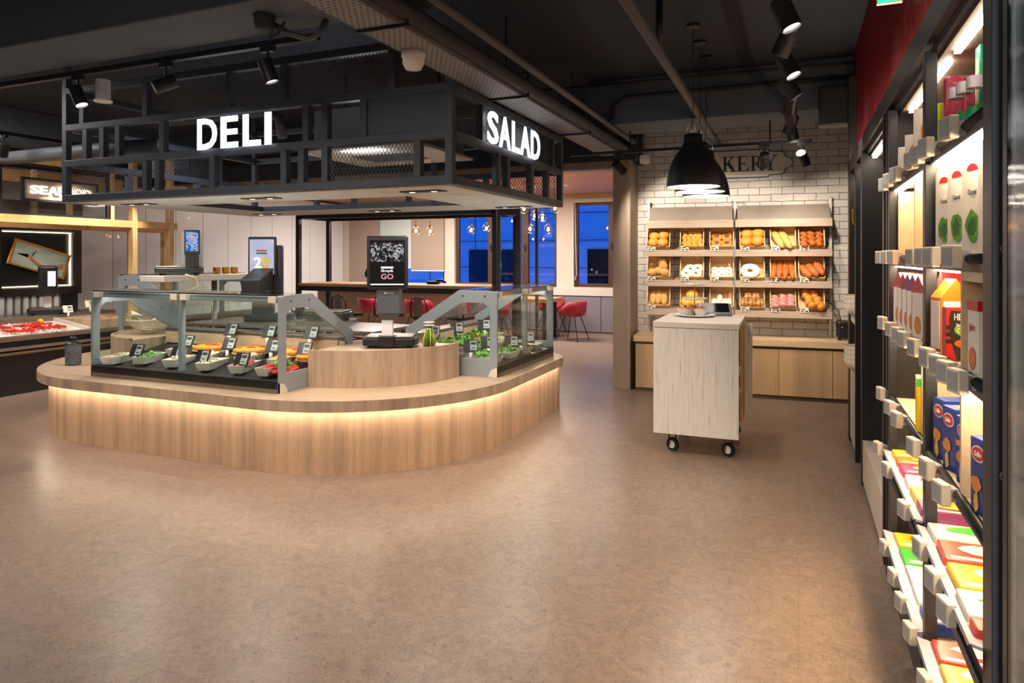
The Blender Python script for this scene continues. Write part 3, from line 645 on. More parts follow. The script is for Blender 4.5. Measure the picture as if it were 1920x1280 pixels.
bag = solo('salad_bag', MB().ball((0, 0, .04), .10, .13, .035, 16, 8, .12), 'tomato', 'clear bag of red and green salad at the right end of the pizza case', 'bag', loc=(-3.53, 4.04, .625))
part('leaves', leafmb(40, .16, .2, .05, .035, .05), 'leaf', bag, kind='stuff')
# salad case bowls (case 2): rows at x=-2.75 (back) .. -2.35 (front)
sal = [(-2.42, 5.2, .625, 'leaf', 'lettuce', 1.2), (-2.40, 5.52, .625, 'leaf', 'curly lettuce', 1.2), (-2.40, 5.85, .62, 'leaf_dark', 'dark leaves', 1.1), (-2.40, 6.18, .62, 'cream_food', 'shaved vegetables', 1),
       (-2.66, 5.2, .66, 'purple_veg', 'red onion and leaves', 1), (-2.68, 5.48, .665, 'leaf', 'shredded greens', 1.2), (-2.68, 5.82, .665, 'leaf', 'green salad', 1.1), (-2.68, 6.14, .66, 'cream_food', 'pale salad', 1),
       (-2.83, 5.22, .70, 'orange_veg', 'carrot and prawns', 1), (-2.83, 5.55, .70, 'leaf', 'green beans', 1.1), (-2.83, 5.90, .70, 'orange_veg', 'orange vegetables and greens', 1.1), (-2.83, 6.2, .70, 'leaf', 'mixed leaves', 1)]
for i, (x, y, z, fm, nm, k) in enumerate(sal):
    t = boat('tray of %s in the salad case, %s row, %s from near' % (nm, ('front', 'middle', 'back')[i//4], ORD[i % 4]), (x, y, z), PI/2+random.uniform(-.2, .2), L_=.2*k, W_=.24, h=.05, food=fm, n=70, leaf=fm.startswith('leaf'), group='salad trays in the salad case')
    if fm == 'orange_veg': part('greens', leafmb(40, .2, .2, .06, .04, .04), 'leaf', t, kind='stuff')
for i, (x, y, z) in enumerate([(-2.52, 5.12, .71), (-2.50, 5.42, .71), (-2.36, 5.62, .70), (-2.34, 5.98, .70)]): tag('black price tag in the front of the salad case, %s from the near end' % ORD[i], (x, y, z), .5, 'price tags in the salad case')
for i, (x, y, z) in enumerate([(-2.98, 5.30, .80), (-2.92, 5.64, .80), (-2.80, 5.98, .80)]): tag('black price tag raised at the back of the salad case, %s from the near end' % ORD[i], (x, y, z), .5, 'price tags in the salad case')
# ordering kiosk -----------------------------------------------------------
def scale(label, loc, rz, tablet=None, s_=1):
    t = T('checkout_scale', label, 'scale', loc, rz)
    part('base', MB().prism([(-.20, -.12), (.20, -.12), (.22, .0), (.2, .14), (-.2, .14), (-.22, 0)], .015, .075), 'black_plastic', t, bevel=.01)
    for x in (-.15, .15):
        for y in (-.08, .1): part('foot', MB().cyl((x, y, 0), .015, 0, .016, 10), 'rubber', t)
    return t
kk = scale('black ordering kiosk with Shop and GO screen on a scale, on the curved riser', (-2.98, 4.62, .80), .42)
kk.scale = (1, 1, 1)
part('weighing_plate', MB().box(-.185, .185, -.11, .13, .078, .088), 'steel', kk, bevel=.004)
part('front_housing', MB().prism([(-.075, -.135), (.045, -.135), (.06, -.05), (-.09, -.05)], .01, .095), 'black_plastic', kk, bevel=.01)
part('column', MB().box(-.055, .03, -.11, -.05, .09, .22), 'white_plastic', kk, bevel=.004)
part('printer_body', MB().prism([(-.09, -.14), (.085, -.14), (.085, .02), (-.09, .02)], .265, .46).add([(-.09, -.14, .265), (.085, -.14, .265), (.085, .02, .265), (-.09, .02, .265), (-.055, -.115, .215), (.04, -.115, .215), (.04, -.03, .215), (-.055, -.03, .215)], [(0, 1, 5, 4), (1, 2, 6, 5), (2, 3, 7, 6), (3, 0, 4, 7), (4, 5, 6, 7)]), 'grey_plastic', kk, bevel=.006)
part('logo', MB().box(-.028, -.014, -.1425, -.1405, .42, .435).xf(TR(0, 0, 0)), 'white_plastic', kk); 
lg = textmb('bizerba', .018, .001); lg.xf(TR(.018, -.141, .422)); part('logo_text', lg, 'white_plastic', kk)
scr = MB().box(-.16, .155, -.165, -.125, .455, .87)
so_ = part('screen', scr, 'black_plastic', kk, bevel=.012)
# screen picture
def picmat(name, kind):
    m = bpy.data.materials.new(name); m.use_nodes = True; M[name] = m; nt = m.node_tree; nt.nodes.clear(); L = nt.links.new
    o = nt.nodes.new('ShaderNodeOutputMaterial'); e = nt.nodes.new('ShaderNodeEmission'); L(e.outputs[0], o.inputs[0]); e.inputs[1].default_value = .42
    tc = nt.nodes.new('ShaderNodeTexCoord'); n = nt.nodes.new('ShaderNodeTexNoise'); n.inputs['Distortion'].default_value = 1.5
    L(tc.outputs['Object'], n.inputs['Vector'])
    if kind == 'bw':
        n.inputs['Scale'].default_value = 22; r = ramp(nt, ['141214', '4a464c', 'e6e4e6', '3a3438'], [.35, .5, .6, .68]); L(n.outputs['Fac'], r.inputs[0])
    elif kind == 'lilac':
        n.inputs['Scale'].default_value = 3; r = ramp(nt, ['c7cdea', 'dcdcf0', 'e8c0c0'], [.4, .55, .7]); L(n.outputs['Fac'], r.inputs[0])
    else:
        n.inputs['Scale'].default_value = 14; r = ramp(nt, ['2a6fd0', '9fd0f4', 'd7b9ea', '18306e'], [.38, .48, .56, .66]); L(n.outputs['Fac'], r.inputs[0])
    L(r.outputs[0], e.inputs[0]); return m
emit('led_faint', 'ffe9c8', 1.2); picmat('pic_bw', 'bw'); picmat('pic_lilac', 'lilac'); picmat('pic_blue', 'blue'); emit('txt_white', 'f4f4f6', .6); emit('txt_pink', 'f0a0b0', .55); mat('screen_black', '0b0a0d', .08)
part('display', MB().box(-.137, .132, -.1665, -.1655, .475, .835), 'screen_black', kk)
part('picture', MB().box(-.130, .125, -.168, -.1668, .67, .815), 'pic_bw', kk)
part('pill', MB().box(-.05, .045, -.168, -.1668, .617, .632), 'txt_white', kk)
part('lettering', fit(textmb('Shop&', .034, .001, .0006), -.05, .045, .585, .61).xf(TR(0, -.1675, 0)), 'txt_white', kk); part('lettering', fit(textmb('GO', .062, .001, .001), -.05, .045, .535, .576).xf(TR(0, -.1675, 0)), 'txt_pink', kk)
part('status_line', MB().box(-.13, .125, -.168, -.1668, .490, .500), 'txt_white', kk)
# pickle jar
j = T('pickle_jar', 'glass jar packed with green pickled vegetables on the curved riser', 'jar', (-2.68, 4.70, .795))
jp = [(0, 0), (.05, 0), (.056, .01), (.058, .10), (.052, .14), (.038, .163), (.041, .175), (.041, .20)]
part('glass', MB().lathe(jp, n=26), 'jar_glass', j, smooth=True)
for mt, n_ in (('leaf_dark', 26), ('leaf', 20), ('yellow_veg', 14), ('cream_food', 8)):
    v = MB()
    for _ in range(n_):
        a = random.random()*6.28; r = random.uniform(.02, .046); x, y = r*math.cos(a), r*math.sin(a)
        v.tube([(x, y, .008), (x*1.02, y*1.02, .07), (x*.6+random.uniform(-.006, .006), y*.6, random.uniform(.11, .15))], .0052, 6)
    part('pickles', v, mt, j, smooth=True, kind='stuff')
part('band', MB().torus((0, 0, .198), .041, .0035, 24, 8).torus((0, 0, .175), .0405, .003, 24, 8), 'white_plastic', j, smooth=True)
# canister
cn = T('canister', 'dark blue patterned canister with a black lid at the left of the island', 'canister', (-6.05, 4.16, .53))
mat('navy_pattern', '2c3140', .5)
m_, nt, b = nmat('pattern_blue'); L = nt.links.new
tc = nt.nodes.new('ShaderNodeTexCoord'); wv = nt.nodes.new('ShaderNodeTexWave'); wv.bands_direction = 'Z'; wv.inputs['Scale'].default_value = 18; wv.inputs['Distortion'].default_value = 6; wv.inputs['Detail Scale'].default_value = 14
L(tc.outputs['Object'], wv.inputs[0]); r = ramp(nt, ['232735', '8e93a0'], [.6, .85]); L(wv.outputs['Fac'], r.inputs[0]); L(r.outputs[0], b.inputs['Base Color'])
part('body', MB().lathe([(0, 0), (.06, 0), (.064, .01), (.064, .18), (.06, .19)], n=28), 'pattern_blue', cn, smooth=True)
part('lid', MB().lathe([(.064, .185), (.062, .195), (.045, .205), (.03, .21), (.028, .225), (.035, .24), (.03, .255), (0, .26)], n=24), 'black_plastic', cn, smooth=True)
# woven bowl
wb = T('woven_bowl', 'cream woven bowl on the riser behind the left end of the pizza case', 'bowl', (-5.74, 4.70, .785))
bw_ = MB()
for i in range(7):
    z = .02+i*.018; r = .07+.13*math.sqrt(i/6); bw_.torus((0, 0, z), r, .006, 36, 6)
for i in range(44):
    a = 2*PI*i/44; bw_.tube([((.07+.13*math.sqrt(q/6))*math.cos(a+q*.05), (.07+.13*math.sqrt(q/6))*math.sin(a+q*.05), .02+q*.018) for q in range(7)], .004, 5)
bw_.cyl((0, 0, 0), .07, 0, .02, 24)
part('basket', bw_, 'pale_wood_paint', wb); part('serviette', leafmb(6, .2, .2, .05, .12, .1), 'slab_white', wb)
# scale with tall screen on the service side
k2 = scale('black scale with a tall advertising screen behind the pizza case', (-4.58, 5.03, .9), .40)
part('stand', MB().prism([(-.2, -.2), (.2, -.2), (.2, .2), (-.2, .2)], -.02, .012), 'steel', k2)
part('neck', MB().box(-.16, .0, -.02, .1, .07, .3), 'black_plastic', k2, bevel=.01)
part('printer', MB().add([(-.19, -.17, .24), (-.02, -.17, .24), (-.02, .16, .24), (-.19, .16, .24), (-.20, -.20, .40), (-.01, -.20, .40), (.0, .18, .52), (-.19, .18, .52)], [(0, 3, 2, 1), (4, 5, 6, 7), (0, 1, 5, 4), (1, 2, 6, 5), (2, 3, 7, 6), (3, 0, 4, 7)]), 'black_plastic', k2, bevel=.008)
part('screen', MB().box(-.25, .02, .12, .155, .42, .80), 'black_plastic', k2, bevel=.012)
part('housing', MB().prism([(-.04, .155), (.06, .155), (.06, .23), (-.04, .23)], .24, .72), 'black_plastic', k2, bevel=.01)
part('display', MB().box(-.23, .0, .117, .12, .445, .775), 'pic_lilac', k2)
for c_, z, h in (('tomato', .66, .02), ('leaf_dark', .635, .02)):
    part('print_line', MB().box(-.165, -.065, .1155, .1165, z, z+.016), c_, k2)
part('numeral', textmb('2', .15, .001, .004).xf(TR(-.155, .1165, .50)), 'txt_white', k2); part('numeral', textmb('0', .15, .001, .004).xf(TR(-.08, .1165, .50)), 'yellow_veg', k2)
# stainless pass shelf with its scale
ps = T('pass_shelf', 'stainless steel raised shelf on one post behind the island cases', 'shelf', (-5.60, 5.35, .02), PI/2)
part('top', MB().box(-.75, .75, -.16, .16, 1.25, 1.31), 'steel_lit', ps, bevel=.006)
part('post', MB().cyl((-.05, -.05, 0), .028, -.02, 1.27, 16), 'steel', ps, smooth=True)
part('post', MB().cyl((.62, -.05, 0), .028, -.02, 1.27, 16), 'steel', ps, smooth=True)
k3 = scale('grey backed scale with a small blue screen on the stainless shelf', (-5.62, 4.93, 1.33), .72)
part('weighing_plate', MB().box(-.19, .1, -.11, .13, .078, .088), 'steel', k3, bevel=.003)
part('tower', MB().prism([(.03, -.12), (.18, -.12), (.20, .14), (.0, .14)], .07, .42), 'tray_metal', k3, bevel=.02)
part('screen', MB().box(.06, .2, -.135, -.115, .2, .44), 'black_plastic', k3, bevel=.006); part('display', MB().box(.075, .185, -.138, -.135, .235, .42), 'pic_blue', k3)
part('printer_slot', MB().box(.07, .19, -.13, -.1, .08, .2), 'black_plastic', k3, bevel=.004)
solo('cable', MB().tube([(-5.45, 4.85, 1.34), (-5.42, 4.95, 1.30), (-5.42, 4.98, 1.22), (-5.5, 4.85, 1.16), (-5.6, 4.7, 1.18)], .008, 6), 'cord', 'pale looped cable hanging from the stainless shelf', 'cable', smooth=True)
for i in range(3):
    solo('glass_cup', MB().lathe([(0, 0), (.03, 0), (.038, .03), (.036, .07)], n=16), 'brass', 'small amber glass cup on the stainless shelf, %s one' % ('left', 'middle', 'right')[i], 'cup', 'amber cups on the stainless shelf', (-5.6+.01*i, 5.38+.11*i, 1.33), smooth=True)
k4 = scale('flat black scale under the tall screen behind the pizza case', (-4.0, 5.14, .93), .3)
part('weighing_plate', MB().box(-.185, .185, -.11, .13, .078, .088), 'steel', k4, bevel=.004)
sb_ = T('service_bench', 'stainless steel service bench inside the island', 'bench', (0, 0, 0))
part('top', MB().box(-5.4, -3.25, 4.78, 5.45, .86, .885), 'steel', sb_, bevel=.003)
for x in (-5.3, -4.3, -3.35):
    for y in (4.9, 5.4): part('leg', MB().cyl((x, y, 0), .02, 0, .86, 10), 'steel', sb_)
for i, (x, y) in enumerate([(-4.58, 5.03), (-4.0, 5.14)]):
    solo('metal_block', MB().box(-.24, .24, -.17, .17, .0, .0 + (.012 if i == 0 else .043)), 'steel', 'steel plate under the %s on the service bench' % ('tall screen scale' if i == 0 else 'flat scale'), 'plate', loc=(x, y, .886), rz=.4)
# ================================================================ canopy
cn_ = T('canopy', 'black steel lattice canopy hanging above the deli island', 'canopy')
CX0, CX1, CY0, CY1 = -5.9, -2.12, 4.0, 6.24
LV = [1.99, 2.29, 2.60, 2.92]; t_ = .055
def rail(a, b_, w=t_, h=t_): part('rail', MB().bar(a, b_, w, h), 'canopy_metal', cn_, bevel=.003)
def post(x, y, z0, z1): part('post', MB().box(x-.026, x+.026, y-.026, y+.026, z0, z1), 'canopy_metal', cn_)
for z in LV:
    zz = z+t_/2
    for y in (CY0, CY1): rail((CX0, y, zz), (CX1, y, zz))
    for x in (CX0, CX1): rail((x, CY0+.028, zz), (x, CY1-.028, zz))
for x in (CX0, CX1):
    for y in (CY0, CY1): post(x, y, LV[0]-.003, CZ if x == CX0 else 2.975)
for x, lv in [(-4.92, 0), (-4.78, 0), (-4.19, 0), (-3.49, 0), (-3.33, 0), (-3.12, 0), (-2.36, 0), (-5.64, 1), (-5.43, 1), (-5.24, 1), (-4.73, 1), (-3.29, 1), (-3.12, 1), (-2.79, 1), (-5.68, 2), (-4.92, 2), (-4.02, 2), (-3.49, 2), (-2.56, 2)]:
    post(x, CY0, LV[lv]+t_, LV[lv+1])
for x, lv in [(-5.0, 0), (-4.5, 0), (-3.8, 0), (-3.2, 0), (-2.9, 0), (-4.8, 1), (-3.5, 1), (-4.2, 2), (-3.0, 2)]: post(x, CY1, LV[lv]+t_, LV[lv+1])
for y, lv in [(4.75, 0), (4.93, 0), (5.45, 0), (5.85, 0), (4.47, 1), (6.0, 1), (5.2, 2)]: post(CX1, y, LV[lv]+t_, LV[lv+1])
for y, lv in [(4.6, 0), (5.4, 0), (4.9, 1), (5.7, 1), (5.0, 2)]: post(CX0, y, LV[lv]+t_, LV[lv+1])
def mp_(o, u, w, z0, z1, mt='pipe_paint'): part('mesh_screen', MB().mesh_panel(o, u, (0, 0, 1), w, z1-z0), mt, cn_)
X_ = (1, 0, 0); Y_ = (0, 1, 0)
mp_((-5.87, 4.0, LV[0]+t_), X_, .92, LV[0]+t_, LV[1]); mp_((-3.09, 4.0, LV[0]+t_), X_, .71, LV[0]+t_, LV[1])
mp_((-4.89, 4.0, LV[2]+t_), X_, .84, LV[2]+t_, LV[3]); mp_((-3.46, 4.0, LV[2]+t_), X_, .88, LV[2]+t_, LV[3])
mp_((-2.12, 4.03, LV[1]+t_), Y_, .42, LV[1]+t_, LV[2])
mp_((-5.9, 4.03, LV[2]+t_), Y_, .95, LV[2]+t_, LV[3]); mp_((-5.9, 5.05, LV[2]+t_), Y_, 1.15, LV[2]+t_, LV[3]); mp_((-5.9, 4.95, LV[1]+t_), Y_, .7, LV[1]+t_, LV[2])
mp_((-4.45, 6.24, LV[0]+t_), X_, .6, LV[0]+t_, LV[1]); mp_((-2.87, 6.24, LV[0]+t_), X_, .7, LV[0]+t_, LV[1])
part('solid_panel', MB().box(-2.76, -2.15, 3.99, 4.0, LV[1]+t_, LV[2]), 'canopy_metal', cn_)
part('solid_panel', MB().box(-2.13, -2.12, 4.5, 5.97, LV[1]+t_, LV[2]), 'dark_paint', cn_)
# soffit ring
def soff(x0, x1, y0, y1): part('soffit_panel', MB().box(x0, x1, y0, y1, 1.982, 1.992), 'soffit', cn_)
g = .012; ix0, ix1, iy0, iy1 = -5.2, -2.84, 4.62, 5.62
for a, b_ in ((CX0+.03, -4.75), (-4.75+g, -3.55), (-3.55+g, ix1), (ix1+g, CX1-.03)): soff(a, b_, CY0+.03, iy0)
for a, b_ in ((CX0+.03, -4.4), (-4.4+g, ix1), (ix1+g, CX1-.03)): soff(a, b_, iy1, CY1-.03)
soff(CX0+.03, ix0, iy0+g, iy1-g); soff(ix1+g, CX1-.03, iy0+g, iy1-g)
for a, b_ in (((ix0, iy0, 2.01), (ix1, iy0, 2.01)), ((ix0, iy1, 2.01), (ix1, iy1, 2.01)), ((ix0, iy0, 2.01), (ix0, iy1, 2.01)), ((ix1, iy0, 2.01), (ix1, iy1, 2.01))): rail(a, b_, .03, .05)
for x, y in ((-5.45, 4.35), (-4.0, 4.3), (-2.5, 4.3), (-2.48, 5.95), (-3.9, 5.93), (-5.4, 5.9)):
    d = part('downlight', MB().box(x-.17, x+.17, y-.05, y+.05, 1.974, 1.981), 'black_plastic', cn_)
    for q in (-.09, .09): part('lens', MB().cyl((x+q, y, 0), .022, 1.9725, 1.974, 12), 'led_faint', d)
    area((x, y, 1.965), .28, .06, 7, (1, .90, .78))
for x, y in ((-2.5, 5.2), (-4.6, 4.4), (-5.5, 5.2)): part('sprinkler_plate', MB().lathe([(0, -.012), (.03, -.01), (.055, 0)], (x, y, 1.981), 18), 'white_plastic', cn_, smooth=True)
area((-5.35, 5.1, 2.7), .3, .3, 4, (.9, .93, 1)); 
ac = T('air_conditioner', 'grey ceiling air unit with a pale underside inside the canopy', 'air unit', (-3.45, 5.35, 2.42))
part('body', MB().box(-.55, .55, -.4, .4, .03, .40), 'tray_metal', ac, bevel=.01); part('grille_panel', MB().box(-.62, .62, -.47, .47, 0, .03), 'slab_white', ac, bevel=.008); part('vent', MB().box(-.3, .3, -.2, .2, -.004, 0), 'grey_plastic', ac)
for x in (-.5, .5): part('hanger_rod', MB().tube([(x, 0, .4), (x, 0, CZ-2.42)], .008, 6), 'black_metal', ac)
area((-3.45, 4.9, 2.36), .3, .1, 2, (.95, .97, 1), rot=(PI, 0, 0))
# letters
def sign(name, txt, label, loc, rz, span, m='letter_white', z0=2.335, z1=2.575):
    t = T(name, label, 'sign', loc, rz)
    for ch, (a, b_) in zip(txt, span): part('letter', fit(textmb(ch, .33, .008, .0065 if ch != 'I' else 0, 'LEFT'), a, b_, z0, z1), m, t)
    return t
H_ = .25
sign('deli_sign', 'DELI', 'white glowing letters DELI on the front of the canopy', (0, 3.95, 0), 0, [(-4.31, -4.11), (-4.07, -3.90), (-3.85, -3.68), (-3.64, -3.58)])
sign('salad_sign', 'SALAD', 'white glowing letters SALAD on the right side of the canopy', (-2.07, 0, 0), PI/2, [(4.48, 4.67), (4.69, 4.905), (4.94, 5.09), (5.11, 5.325), (5.35, 5.56)])
wood('table_dark', '5a4232', '73563f', sc=(1, 10, 10), rough=.5)
# ================================================================ seafood corner
sc_ = T('seafood_counter', 'long dark seafood counter with steel front strips at the left', 'counter', (0, 0, 0))
SY0, SY1 = 2.2, 6.6
part('body', MB().box(-9.25, -7.9, SY0, SY1, 0.0, .46), 'case_dark', sc_)
part('front_strip', MB().box(-7.9, -7.875, SY0, SY1, .44, .47), 'steel', sc_); part('front_strip', MB().box(-7.9, -7.86, SY0, SY1, .49, .525), 'steel', sc_, bevel=.004)
part('recess', MB().box(-9.2, -7.93, SY0, SY1, .46, .585), 'dark_paint', sc_)
part('lip', MB().box(-8.05, -7.88, SY0, SY1, .585, .63), 'steel', sc_, bevel=.006); part('rear_deck', MB().box(-9.25, -8.72, SY0, SY1, .585, .78), 'steel', sc_, bevel=.006)
part('ice_bed', MB().add([(-8.05, SY0, .60), (-8.05, 5.75, .60), (-8.72, 5.75, .70), (-8.72, SY0, .70)], [(0, 1, 2, 3)]), 'slab_white', sc_)
part('divider', MB().bar((-8.05, 4.70, .62), (-8.72, 4.80, .72), .03, .05), 'ledge_white', sc_); part('divider', MB().bar((-8.05, 5.75, .62), (-8.72, 5.75, .72), .03, .05), 'ledge_white', sc_)
part('raised_block', MB().box(-8.72, -7.95, 5.78, SY1, .585, .74), 'oak_v', sc_, bevel=.004)
solo('ice', stuffmb(260, 1, 1, .0, .02).xf(Matrix(((.62, 0, 0, -8.38), (0, .86, 0, 5.27), (-.09, 0, 1, .66), (0, 0, 0, 1)))), 'slab_white', 'crushed ice bed under the red lobsters', 'ice', kind='stuff')
mat('lobster_red', 'd8281c', .35, var=.3, vs=30)
def lobster(i, x, y, z, rz):
    t = T('lobster', 'red cooked lobster on the ice of the seafood counter', 'lobster', (x, y, z), rz, 'lobsters on the ice')
    b_ = MB()
    for k in range(6): b_.ball((-.03-k*.024, 0, .02), .02, .026-k*.003, .018-k*.0015, 8, 5)
    b_.ball((.02, 0, .024), .05, .026, .022, 10, 6); b_.ball((-.18, 0, .016), .02, .03, .006, 8, 4)
    part('body', b_, 'lobster_red', t, smooth=True)
    for s_ in (-1, 1):
        part('claw', MB().tube([(.04, .02*s_, .02), (.08, .05*s_, .02), (.11, .045*s_, .02)], [.008, .01, .012], 7).ball((.14, .04*s_, .022), .035, .018, .013, 8, 5), 'lobster_red', t, smooth=True)
        l_ = MB()
        for q in range(4): l_.tube([(.0-q*.015, .02*s_, .02), (.0-q*.02, .05*s_, .03), (.005-q*.025, .075*s_, .004)], .003, 5)
        part('legs', l_, 'lobster_red', t); 
    return t
l0 = None
for i, (x, y, z, rz, lb) in enumerate([(-8.25, 4.98, .645, .3, 'front row, leftmost'), (-8.22, 5.15, .645, 2.8, 'front row, second from the left'), (-8.28, 5.33, .65, .1, 'front row, third from the left'), (-8.5, 5.0, .675, 3.2, 'back row, leftmost'), (-8.48, 5.22, .672, .4, 'back row, middle one'), (-8.3, 5.52, .65, 2.9, 'front row, rightmost'), (-8.52, 5.42, .68, .2, 'back row beside the lemon')]):
    lb = 'red cooked lobster on the ice, '+lb
    if l0 is None: l0 = lobster(i, x, y, z, rz); l0['label'] = lb
    else: dup(l0, (x, y, z), rz, lb)
solo('lemon', MB().ball((0, 0, .03), .04, .03, .03, 12, 8), 'yellow_veg', 'yellow lemon behind the red lobsters', 'lemon', loc=(-8.6, 5.5, .69), smooth=True)
for i in range(4):
    solo('salmon_piece', MB().ball((0, 0, .012), .05, .03, .014, 10, 5, .08), 'orange_veg', 'orange salmon piece on the pale raised block of the seafood counter, %s from the left' % ORD[i], 'fish', 'salmon pieces on the raised block', (-8.1-.02*(i % 2), 5.9+.17*i, .74), smooth=True)
for i, (x, y, z) in enumerate([(-8.66, 4.72, .74), (-8.6, 5.85, .80), (-8.68, 6.2, .84)]): tag('white price tag on the seafood counter, %s from the left' % ORD[i], (x, y, z), PI/2-.3, 'price tags on the seafood counter', dark=False, s_=1.3)
ks = scale('black scale with a tall hooded screen on the seafood counter', (-8.85, 5.75, .78), PI/2-.5)
part('column', MB().box(-.04, .04, -.03, .03, .07, .24), 'white_plastic', ks); part('weighing_plate', MB().box(-.18, .18, -.1, .12, .078, .088), 'steel', ks)
part('head', MB().prism([(-.1, -.14), (.1, -.14), (.1, .1), (-.1, .1)], .24, .62).xf(Matrix.Identity(4)), 'black_plastic', ks, bevel=.03)
part('display', MB().box(-.01, .075, -.143, -.14, .36, .55), 'txt_white', ks, label='lit white display')
# backlit wall panel
bk_ = T('backlit_panel', 'black framed wall panel with a glowing mesh edge behind the seafood counter', 'wall panel', (-9.45, 0, 0))
part('board', MB().box(-.02, 0, 4.5, 6.42, .56, 1.93), 'case_dark', bk_)
part('frame', MB().ringplate([(4.5, 1.0), (6.55, 1.0), (6.55, 1.93), (4.5, 1.93)], [(5.5, 1.1), (6.45, 1.1), (6.45, 1.86), (5.5, 1.86)], .0, .1, 'x'), 'case_dark', bk_)
part('mesh', MB().mesh_panel((.07, 5.5, 1.1), (0, 1, 0), (0, 0, 1), .95, .76, .022, .03), 'black_metal', bk_)
for a in ((5.5, 6.45, 1.835, 1.85), (5.5, 6.45, 1.11, 1.125), (6.425, 6.445, 1.11, 1.85), (5.505, 5.52, 1.11, 1.85)): part('led_edge', MB().box(.01, .03, *a), 'led_edge', bk_)
fl = T('fluted_panel', 'grey fluted metal sheet below the backlit panel', 'panel', (-9.42, 0, 0)); fm = MB()
for i in range(13): fm.box(0, .025, 5.0+i*.1, 5.055+i*.1, .75, 1.0)
part('sheet', MB().box(-.01, 0, 5.0, 6.3, .75, 1.0), 'tray_metal', fl); part('ribs', fm, 'white_paint', fl)
S('wall_seafood', MB().box(-9.6, -9.5, 3.1, 6.6, 0, 1.95), 'dark_paint')
part('board', MB().box(-9.0, -8.97, 4.9, 6.0, 1.98, 2.5), 'board_brown', tf) if 0 else None
pc = T('picture', 'tilted framed seaside picture with a fish tail on the backlit panel', 'picture', (-9.34, 5.96, 1.48))
pm = Matrix.Rotation(-.30, 4, 'X')
part('canvas', MB().box(0, .015, -.36, .36, -.15, .15).xf(pm), 'pic_sea', pc) if False else None
m_, nt, b = nmat('sea_paint'); L = nt.links.new
tc = nt.nodes.new('ShaderNodeTexCoord'); mpn = nt.nodes.new('ShaderNodeMapping'); mpn.inputs['Scale'].default_value = (1, 2, 14); nn = nt.nodes.new('ShaderNodeTexNoise'); nn.inputs['Scale'].default_value = 1.2
L(tc.outputs['Object'], mpn.inputs[0]); L(mpn.outputs[0], nn.inputs['Vector']); r = ramp(nt, ['b4d6d2', 'cfe4d2', 'e8e2cc', 'c6d4dc'], [.35, .48, .58, .7]); L(nn.outputs['Fac'], r.inputs[0]); L(r.outputs[0], b.inputs['Base Color'])
part('canvas', MB().box(0, .015, -.36, .36, -.15, .15).xf(pm), 'sea_paint', pc)
part('frame', MB().ringplate([(-.38, -.17), (.38, -.17), (.38, .17), (-.38, .17)], [(-.36, -.15), (.36, -.15), (.36, .15), (-.36, .15)], 0, .03, 'x').xf(pm), 'brass', pc)
tl = MB()
for i in range(14):
    u = i/13; tl.ball((.018, -.14+u*.44, -.01-.10*math.sin(u*PI*.9)+.02*u), .004, .03, .02+.022*u, 8, 4)
for s_ in (-1, 1): tl.add([(.02, -.12, -.03), (.02, -.21+.10*(s_ > 0), .01+.03*s_), (.02, -.31+.24*(s_ > 0), .05+.06*s_), (.02, -.17+.08*(s_ > 0), .04+.02*s_)], [(0, 1, 2, 3), (3, 2, 1, 0)])
part('fish_tail', tl.xf(pm), 'bun', pc)
# timber frame and mesh with sign
tf = T('timber_frame', 'pale timber frame standing around the seafood counter', 'frame')
def tb(a, b_, w=.07, h=.09): part('beam', MB().bar(a, b_, w, h), 'timber' if abs(Vector(a).z-Vector(b_).z) < .1 else 'timber_v', tf, bevel=.004)
tb((-7.93, 3.2, 1.93), (-7.93, 6.9, 1.93)); tb((-7.93, 3.2, 2.59), (-7.93, 6.25, 2.59), .06, .07)
for y in (4.60,): tb((-7.93, y, 1.97), (-7.93, y, 2.56), .06, .05)
tb((-7.93, 6.24, 2.85), (-7.93, 6.24, .0), .07, .085); tb((-7.93, 5.94, 1.97), (-7.93, 5.94, 2.56), .05, .05); tb((-7.93, 6.80, 2.85), (-7.93, 6.80, .0), .07, .085)
tb((-8.75, 6.85, 1.88), (-8.75, 6.85, 0), .06, .08); tb((-8.75, 7.40, 1.9), (-8.75, 7.40, 0), .06, .08); tb((-8.75, 3.2, 1.91), (-8.75, 7.4, 1.91)); tb((-7.97, 6.84, 1.91), (-8.75, 6.84, 1.91), .06, .07); tb((-7.97, 6.24, 1.91), (-8.9, 6.24, 1.91), .06, .06)
part('board', MB().box(-9.0, -8.97, 5.2, 6.3, 1.95, 2.22), 'board_dark', tf); part('board', MB().box(-9.0, -8.97, 5.2, 6.9, 2.45, 2.6), 'timber', tf)
for y in (5.55, 6.0): tb((-8.8, y, 1.95), (-8.8, y, 2.6), .06, .05)
ms = T('mesh_screen', 'black expanded metal screen over the seafood beam', 'screen', (-7.93, 0, 0))
part('mesh', MB().mesh_panel((0, 4.64, 1.98), (0, 1, 0), (0, 0, 1), 1.24, .57, .03, .045, .005), 'black_metal', ms)
part('frame', MB().ringplate([(4.63, 1.975), (5.90, 1.975), (5.90, 2.555), (4.63, 2.555)], [(4.66, 2.0), (5.87, 2.0), (5.87, 2.53), (4.66, 2.53)], -.015, .015, 'x'), 'black_metal', ms)
ss = T('seafood_sign', 'wooden board with white glowing letters SEAFOOD over the seafood counter', 'sign', (-7.86, 4.84, 2.155), PI/2)
part('bracket', MB().box(.1, .13, 0, .07, .05, .16).box(.70, .73, 0, .07, .05, .16), 'black_metal', ss); part('board', MB().box(0, .83, -.02, 0.0, 0, .21), 'ash_h', ss); part('frame', MB().ringplate([(-.025, -.025), (.855, -.025), (.855, .235), (-.025, .235)], [(0, 0), (.83, 0), (.83, .21), (0, .21)], -.03, .01, 'y'), 'black_metal', ss)
